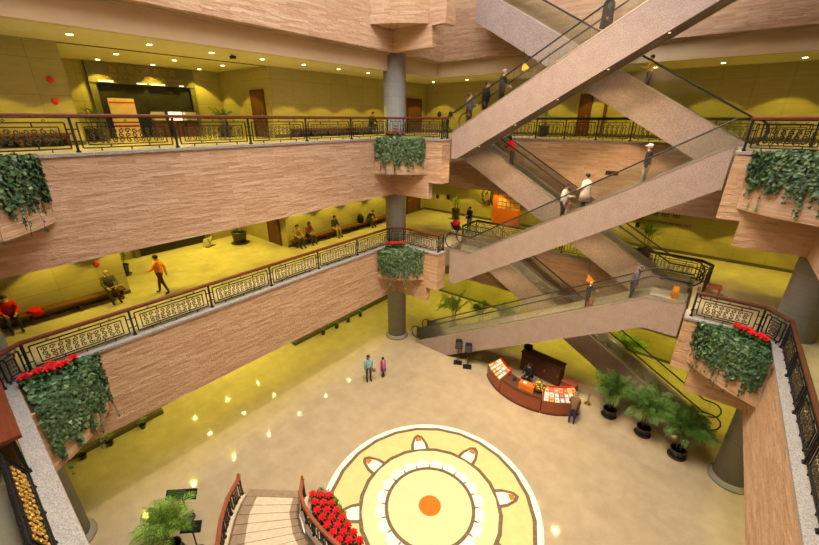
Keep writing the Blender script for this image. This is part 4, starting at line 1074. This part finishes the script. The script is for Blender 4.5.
for i in range(3): b = MB(); b.box(-1.1+.75*i, -.4+.75*i, -.32, -.3, .14, 1.14); d = b.build('door', M['brown_wood'], t); b = MB(); b.bar((-.46+.75*i, -.34, .6), (-.46+.75*i, -.34, .75), .02, .02); b.build('handle', M['gold'], d)
t = thing('side_cabinet', 'low red brown cabinet at the end of the long dark cabinet', 'cabinet', (-3.55, 18.2, 0), -.15)
b = MB(); b.box(-.35, .35, -.25, .25, .05, .7); b.build('body', M['red_wood'], t); b = MB(); b.box(-.38, .38, -.28, .28, .7, .74); b.build('top', M['red_wood'], t); b = MB(); b.box(-.32, .32, -.22, .22, 0.001, .05); b.build('plinth', M['dark_line'], t)
t = thing('monitor', 'black monitor on the end of the dark cabinet', 'monitor', (-6.2, 18.78, 1.26), 0)
b = MB(); b.box(-.25, .25, -.03, .02, .1, .45); b.build('screen', M['black'], t); b = MB(); b.box(-.1, .1, -.08, .08, 0, .02); b.box(-.03, .03, -.02, .02, .02, .12); b.build('stand', M['black'], t)
t = thing('stanchion', 'slim brass stanchion post beside the desk end', 'post', (-2.5, 17.95, 0))
b = MB(); b.lathe([(.16, 0.001), (.16, .02), (.03, .06), (.025, .95), (.04, .98), (.05, 1.02), (.02, 1.06)], n=14); b.build('pole', M['gold'], t)
# speaker stands in front of the lowest escalator
for i, (x, y, l) in enumerate(((-9.6, 16.77, 'black speaker on a thin stand nearer the escalator loops'), (-8.95, 16.77, 'black speaker on a thin stand nearer the desk'))):
    t = thing('speaker_stand', l, 'speaker', (x, y, 0), .5)
    b = MB(); b.box(-.25, .25, -.2, .2, 0.001, .05); b.build('base', M['black'], t)
    b = MB(); b.tube([(0, 0, .05), (0, 0, 1.05)], .025, 8); b.build('pole', M['dark_metal'], t)
    b = MB(); b.hexa([(-.2, -.12, 1.05), (.2, -.12, 1.05), (.16, .14, 1.05), (-.16, .14, 1.05), (-.2, -.12, 1.6), (.2, -.12, 1.6), (.16, .14, 1.6), (-.16, .14, 1.6)]); c = b.build('cabinet', M['black'], t)
    b = MB(); b.box(-.16, .16, -.13, -.121, 1.1, 1.55); b.build('grille', M['dark_metal'], c)
# signboards near the stair
for l, cx, cy, a, w in (('long black signboard tilted on a stand behind the lobby palm', -12.2, 2.4, .75, 1.05), ('short black signboard on a stand closer to the stair rail', -10.75, 2.1, .75, .65)):
    t = thing('signboard', l, 'sign', (cx, cy, 0), a)
    b = MB(); b.hexa([(-w/2, -.12, 1.1), (w/2, -.12, 1.1), (w/2, .12, 1.34), (-w/2, .12, 1.34), (-w/2, -.13, 1.13), (w/2, -.13, 1.13), (w/2, .11, 1.37), (-w/2, .11, 1.37)]); bd = b.build('board', M['black'], t)
    b = MB(); rnd = random.Random(int(w*100))
    for i in range(5):
        f0 = .2+.15*i; x0 = -w/2+.06; x1 = x0+(w-.14)*rnd.uniform(.5, 1)
        y, z = -.13+.24*f0, 1.132+.24*f0; b.hexa([(x0, y, z), (x1, y, z), (x1, y+.02, z+.02), (x0, y+.02, z+.02), (x0, y-.002, z+.004), (x1, y-.002, z+.004), (x1, y+.018, z+.024), (x0, y+.018, z+.024)])
    b.build('text_lines', M['leaf_green'], bd)
    b = MB(); b.tube([(0, 0, .05), (0, 0, 1.22)], .025, 8); b.lathe([(.22, 0.001), (.22, .03), (.05, .06)], n=16); b.build('stand', M['dark_metal'], t)
# triangular warning tags hanging from the escalator soffits
for l, x, y, z, m, zt in (('yellow triangular warning tag hanging beside the topmost escalator', -8.15, 18.75, 15.9, 'yellow_tag', 16.6), ('orange triangular warning tag hanging above the bald rider', -3.69, 18.75, 6.45, 'orange_tag', 7.4)):
    t = thing('warning_tag', l, 'sign', (x, y, z))
    b = MB(); b.prism([(-.16, 0, -.2), (.26, 0, -.14), (-.12, 0, .2)], (0, .03, 0)); b.build('plate', M[m], t)
    b = MB(); b.bar((-.12, .015, .18), (-.12, .015, zt-z), .012, .012); b.build('hanger_wire', M['iron'], t)
t = thing('floor_sign', 'orange floor sign at the top of the lowest escalator', 'sign', (-.25, 17.7, 6.86), .3)
b = MB(); b.hexa([(-.12, -.12, 0), (.12, -.12, 0), (.12, -.1, 0), (-.12, -.1, 0), (-.09, -.02, .5), (.09, -.02, .5), (.09, 0, .5), (-.09, 0, .5)]); b.build('front_leaf', M['orange_tag'], t)
b = MB(); b.hexa([(-.12, .1, 0), (.12, .1, 0), (.12, .12, 0), (-.12, .12, 0), (-.09, .005, .5), (.09, .005, .5), (.09, .02, .5), (-.09, .02, .5)]); b.build('rear_leaf', M['orange_tag'], t)
t = thing('wood_stool', 'small brown wooden stand at the railing end by the escalator top', 'stand', (.95, 18.9, F1))
b = MB(); b.box(-.25, .25, -.25, .25, .45, .52); b.build('top', M['red_wood'], t)
for sx in (-.2, .2):
    for sy in (-.2, .2): b = MB(); b.box(sx-.03, sx+.03, sy-.03, sy+.03, 0, .45); b.build('leg', M['red_wood'], t)
t = thing('yellow_sign', 'small pale yellow sign standing at the dark portal edge', 'sign', (-22.0, 9.0, F1), -1.2)
b = MB(); b.hexa([(-.3, -.1, 0), (.3, -.1, 0), (.3, -.08, 0), (-.3, -.08, 0), (-.3, .1, .5), (.3, .1, .5), (.3, .12, .5), (-.3, .12, .5)]); b.build('board', M['paper'], t); b = MB(); b.box(-.3, .3, .12, .3, 0, .03); b.bar((0, .11, .45), (0, .28, .02), .03, .03); b.build('prop', M['dark_metal'], t)

# portals in the alcoves
def portal(z, h, y0, y1, label, lit):
    t = thing('gallery_portal', label, 'entrance', (-22.88, 0, z))
    b = MB(); b.box(0, .12, y0-.25, y0, 0, h); b.build('jamb', M['olive_frame'], t); b = MB(); b.box(0, .12, y1, y1+.25, 0, h); b.build('jamb', M['olive_frame'], t)
    b = MB(); b.box(0, .16, y0-.25, y1+.25, h, ZC-F2-.02 if lit else 2.88); b.build('fascia', M['olive_frame'], t)
    b = MB(); b.box(0, .02, y0, y1, .001, h); b.build('opening_shade_sheet', M['shop_shade'], t)  # flat sheet painted dark for the unlit interior, solid wall behind
    return t
pt = portal(F2, 2.38, 6.0, 10.05, 'dark shop portal with gilt lettering on the upper level', True)
for i, (y0, y1, z) in enumerate(((6.1, 6.65, 2.42), (7.6, 8.0, 2.40), (8.15, 8.8, 2.40), (9.5, 9.7, 2.40))):
    b = MB(); b.box(.17, .24, y0, y1, z, z+.05); b.build('strip_lamp', M['shelf_lamp'], pt)
# raised gilt characters, as strokes
b = MB(); rnd = random.Random(12)
for i in range(8):
    y = 6.75+.36*i
    for q in range(4): b.box(.162, .185, y-.11, y+.11, 2.86+.07*q, 2.875+.07*q) if rnd.random() < .75 else None
    for q in range(3): b.box(.162, .185, y-.09+.08*q, y-.075+.08*q, 2.85, 3.1) if rnd.random() < .7 else None
b.build('gilt_characters', M['gilt'], pt)
b = MB()
for i in range(36):
    y = 6.4+.095*i
    if i in (7, 16, 27): continue
    b.box(.162, .18, y-.03, y-.015, 2.62, 2.72); b.box(.162, .18, y-.03, y+.03, 2.62+.085*(i % 2), 2.637+.085*(i % 2)); b.box(.162, .18, y+.015, y+.03, 2.62, 2.72) if i % 3 else None
b.build('gilt_letters', M['gilt'], pt)
portal(F1, 2.3, 5.9, 9.3, 'dark gallery portal behind the orange jacket', False)
t = thing('poster_board', 'pale pink poster board with red stripes inside the shop portal', 'sign', (-22.6, 6.75, F2), R90)
b = MB(); b.box(-.52, .52, 0, .06, .05, 1.75); b.build('panel', M['pink_board'], t)
for z in (.55, 1.0, 1.55): b = MB(); b.box(-.5, .5, -.006, 0, z, z+.05); b.build('stripe', M['red_paint'], t)
b = MB(); b.box(-.45, -.35, -.15, .2, 0.001, .05); b.box(.35, .45, -.15, .2, 0.001, .05); b.build('foot', M['dark_metal'], t)
# lit display cases inside the shop
for i, y in enumerate((8.1, 8.9, 9.6)):
    t = thing('display_case', 'small lit display case inside the shop portal, %s from the poster' % ORD[i], 'display case', (-22.4, y, F2), R90, 'display cases in the shop portal')
    b = MB(); b.box(-.3, .3, -.2, .2, 0.001, .8); b.build('plinth', M['brown_wood'], t); b = MB(); b.box(-.26, .26, -.16, .16, .8, 1.2); b.build('showcase', M['shelf_lamp'] if i == 1 else M['paper'], t); b = MB(); b.box(-.3, .3, -.2, .2, 1.2, 1.26); b.build('lid', M['dark_metal'], t)
# wall fittings
for y, z, l in ((3.55, F2+2.07, 'upper red round alarm button on the dim wall'), (3.5, F2+1.42, 'lower red round alarm button on the dim wall'), (3.2, F1+1.52, 'red round alarm button on the wall above the reading man')):
    t = thing('alarm_button', l, 'alarm', (-18.148, y, z)); 
    b = MB(); b.ball((.03, 0, 0), (.03, .10, .10), 0, 2); b.build('button', M['red_paint'], t); b = MB(); b.box(0, .01, -.07, .07, -.07, .07); b.build('back_plate', M['red_paint'], t)
for x, z, l in ((-17.0+.1, F2+1.25, 'dark blue plaque by the upper back corner, nearer the door'), (-15.95, F2+1.25, 'dark blue plaque by the upper back corner, nearer the escalator'), (-16.85, F1+1.2, 'dark blue plaque on the lit back wall, nearer the door'), (-15.85, F1+1.25, 'dark blue plaque on the lit back wall above the potted plant')):
    t = thing('wall_plaque', l, 'plaque', (x, WALLY-.05, z)); b = MB(); b.ball((0, 0, 0), (.17, .04, .2), 0, 2); b.build('face', M['blue_plaque'], t); b = MB(); b.box(-.1, .1, 0, .05, -.1, .1); b.build('bracket', M['black'], t)
# plum blossom branch ornament on the back wall
t = thing('branch_ornament', 'brown plum blossom branch ornament on the lit yellow back wall', 'wall ornament', (-12.2, WALLY-.06, F1))
b = MB(); b.tube([(.35, 0, .0), (.3, 0, .9), (-.1, 0, 1.5), (-.05, 0, 2.1), (.3, 0, 2.4)], [.05, .05, .045, .035, .02], 6); b.tube([(.1, 0, 1.2), (.4, 0, 1.7), (.75, 0, 1.8)], .03, 5); b.tube([(-.1, 0, 1.5), (-.5, 0, 1.3), (-.7, 0, 1.5)], .03, 5); b.build('branch', M['brown_wood'], t)
rnd = random.Random(3); b = MB()
for i in range(34):
    a = rnd.uniform(0, 6.28); r = rnd.choice((.45, .6, .7)); b.ball((.0+r*math.cos(a)*1.1, -.01, 1.75+r*math.sin(a)), (.075, .03, .075), 0, 1)
b.build('blossoms', M['brown_wood'], t)
t = thing('kiosk', 'orange red exhibit kiosk with pale lattice beside the yellow wall', 'kiosk', (-10.8, 24.1, F1))
b = MB(); b.box(-.95, .95, -.1, .35, 0, 1.15); b.box(-.95, -.65, -.05, .35, 1.15, 2.6); b.build('body', M['orange_board'], t)
b = MB(); b.box(-.65, .95, .0, .1, 1.15, 2.6); b.build('back_panel', M['pink_board'], t)
b = MB()
for i in range(6): b.bar((-.6+.3*i, -.01, 1.15), (-.6+.3*i, -.01, 2.6), .06, .02)
for i in range(5): b.bar((-.65, -.01, 1.3+.3*i), (.95, -.01, 1.3+.3*i), .02, .06)
b.build('lattice', M['orange_board'], t)
# wall lettering on the lit back wall
t = thing('wall_lettering', 'dark sign lettering on the yellow wall above the potted fern', 'sign', (-1.7, WALLY-.02, F1))
b = MB(); rnd = random.Random(31)
for i in range(3):
    x = -.55+.5*i
    for q in range(4): b.box(x-.17, x+.17, -.02, 0, 1.92+.1*q, 1.945+.1*q)
    for q in range(3): b.box(x-.15+.13*q, x-.125+.13*q, -.02, 0, 1.9, 2.26) if rnd.random() < .8 else None
b.build('characters', M['brown_wood'], t)
b = MB()
for i in range(22):
    x = -1.3+.115*i; b.box(x, x+.03, -.02, 0, 1.5, 1.62); b.box(x, x+.075, -.02, 0, 1.5+.1*(i % 2), 1.52+.1*(i % 2)); b.box(x+.055, x+.075, -.02, 0, 1.52, 1.62) if i % 3 else None
b.build('small_letters', M['brown_wood'], t)
t = thing('wall_notice', 'small dark notice on the yellow wall beside the lettering', 'sign', (-2.95, WALLY-.03, F1+1.25)); b = MB(); b.box(-.1, .1, 0, .03, -.16, .16); b.build('plate', M['black'], t); b = MB(); b.box(-.11, .11, -.004, 0, .15, .17); b.build('clip', M['steel'], t)
t = thing('wall_vent', 'dark slotted vent in the brown stone behind the white cap', 'vent', (-4.0, YB-.022, 11.25))
b = MB(); b.box(-.28, .28, .01, .02, -.1, .1); b.build('backing', M['black'], t); b = MB()
for i in range(4): b.box(-.28, .28, 0, .012, -.09+.05*i, -.07+.05*i)
b.build('slats', M['brown_wood'], t)
# ceiling camera
t = thing('ceiling_camera', 'small dark camera hanging from the upper gallery ceiling', 'camera', (-16.2, 9.0, ZC-.005)); b = MB(); b.lathe([(.05, -.02), (.05, 0)], n=10); b.build('mount', M['black'], t); b = MB(); b.bar((-.12, 0, -.09), (.14, .05, -.09), .1, .1); b.bar((0, 0, -.06), (0, 0, -.01), .03, .03); b.build('body', M['black'], t)

# ------------------------------------------------------------------ lamps and daylight
dl = None
def downlight(x, y, z, label, group):
    global dl
    if dl is None:
        dl = thing('downlight', label, 'ceiling light', (x, y, z), 0, group)
        b = MB(); b.lathe([(.085, -.012), (.085, -.006)], n=16); b.build('lamp_face', M['lamp'], dl)
        b = MB()
        b.lathe([(.12, -.006), (.12, 0)], n=20); b.build('trim_ring', M['steel'], dl)
    else: dup(dl, (x, y, z), 0, label, group)
ys = [1.85+2.15*i for i in range(9)]
ES = 300
for i, y in enumerate(ys):
    downlight(-16.4, y, ZC, 'recessed downlight in the upper ceiling along the outer beam, %s from the granite ledge side' % ORD[i], 'downlights along the outer beam')
    spot(-16.4, y, ZC-.05, ES)
for i, y in enumerate(ys[2:5]):
    for x, nm in ((-19.8, 'middle'), (-22.2, 'innermost')):
        downlight(x, y, ZC, 'recessed downlight in the %s alcove row before the shop portal, %s along the row' % (nm, ORD[i]), 'alcove downlights'); spot(x, y, ZC-.05, ES*.8)
for i in range(9):
    x = -16.6+2.6*i
    downlight(x, 23.4, ZC, 'recessed downlight in the ceiling strip behind the escalators, %s from the column side' % ORD[i], 'downlights behind the escalators'); spot(x, 23.3, ZC-.05, ES*.8)
# wall washers close to the side and back walls of the upper gallery
def lower(zc, e, col, xs=(-17.2, -20.0, -22.0)):
    ce = [o for o in bpy.data.objects if o.name.startswith('ceiling') and o.type == 'MESH'][0 if zc < 5 else 2]
    for x in xs:
        for y in ys:
            if x < -18.5 and not (AY0+.2 < y < AY1-.2): continue
            b = MB(); b.lathe([(.075, -.012), (.075, 0)], (x, y, zc), 12); o = b.build('downlight', M['lamp_bright' if zc < 5 else 'lamp'], ce); struct(o)
            spot(x, y, zc-.05, e*.55 if zc < 5 else e, col=col)
    for i in range(9):
        x = -16.6+2.6*i
        b = MB(); b.lathe([(.10, -.012), (.10, 0)], (x, 23.2, zc), 12); struct(b.build('downlight', M['lamp'], ce))
        spot(x, 23.2, zc-.05, e, col=col)
    for y in ys[::2]: spot(6.2, y, zc-.05, e, col=col)
lower(3.75, 300, YEG); lower(9.7, 205, YEL)
spot(-12.7, 24.3, 9.4, 60, 2.4)
# warm floodlights of the atrium roof, plus an added fill on the escalators
def flood(x, y, z, tx, ty, tz, e, size, col, rad=.4):
    l = bpy.data.lights.new('roof_flood_and_fill', 'SPOT'); l.energy = e; l.color = col; l.spot_size = size; l.spot_blend = .6; l.shadow_soft_size = rad
    o = bpy.data.objects.new('roof_flood_and_fill', l); C.objects.link(o); o.location = (x, y, z)
    o.rotation_euler = (Vector((tx, ty, tz))-Vector((x, y, z))).to_track_quat('-Z', 'Y').to_euler()
flood(-5.5, 8.3, 27, -5.5, 8.3, 0, 5000, .62, (1, .80, .45))
flood(-5.5, 8.3, 27, -5.5, 8.3, 0, 16000, 1.15, (1, .78, .42))
flood(-5.5, 3.0, 27, -5.5, 20.0, 6, 17000, .7, (1, .70, .38), 1.6)  # added fill light, brightens the rear escalators and back parapet
w = bpy.data.worlds.new('sky'); bpy.context.scene.world = w; w.use_nodes = True
bg = w.node_tree.nodes['Background']; bg.inputs[0].default_value = (1.0, .955, .94, 1); bg.inputs[1].default_value = 8.3

# ------------------------------------------------------------------ camera
cam = bpy.data.cameras.new('camera'); co = bpy.data.objects.new('camera', cam); C.objects.link(co)
f, pitch, yaw, roll = 378.635, .384772, .672075, .003906
cam.sensor_width = 36; cam.lens = f/819*36; cam.clip_start = .05; cam.clip_end = 200
h = Vector((-math.sin(yaw), math.cos(yaw), 0)); r = Vector((math.cos(yaw), math.sin(yaw), 0)); zz = Vector((0, 0, 1))
fw = h*math.cos(pitch)-zz*math.sin(pitch); up = zz*math.cos(pitch)+h*math.sin(pitch)
r2 = r*math.cos(roll)+up*math.sin(roll); u2 = up*math.cos(roll)-r*math.sin(roll)
mt = Matrix((r2, u2, -fw)).transposed().to_4x4(); mt.translation = (0, 0, CAMZ); co.matrix_world = mt
sc = bpy.context.scene; sc.camera = co
sc.view_settings.view_transform = 'Standard'; sc.view_settings.look = 'None'; sc.view_settings.gamma = 1; sc.view_settings.use_curve_mapping = False
sc.view_settings.exposure = 0
sc.cycles.use_denoising = True
sc.cycles.max_bounces = 8; sc.cycles.transparent_max_bounces = 24
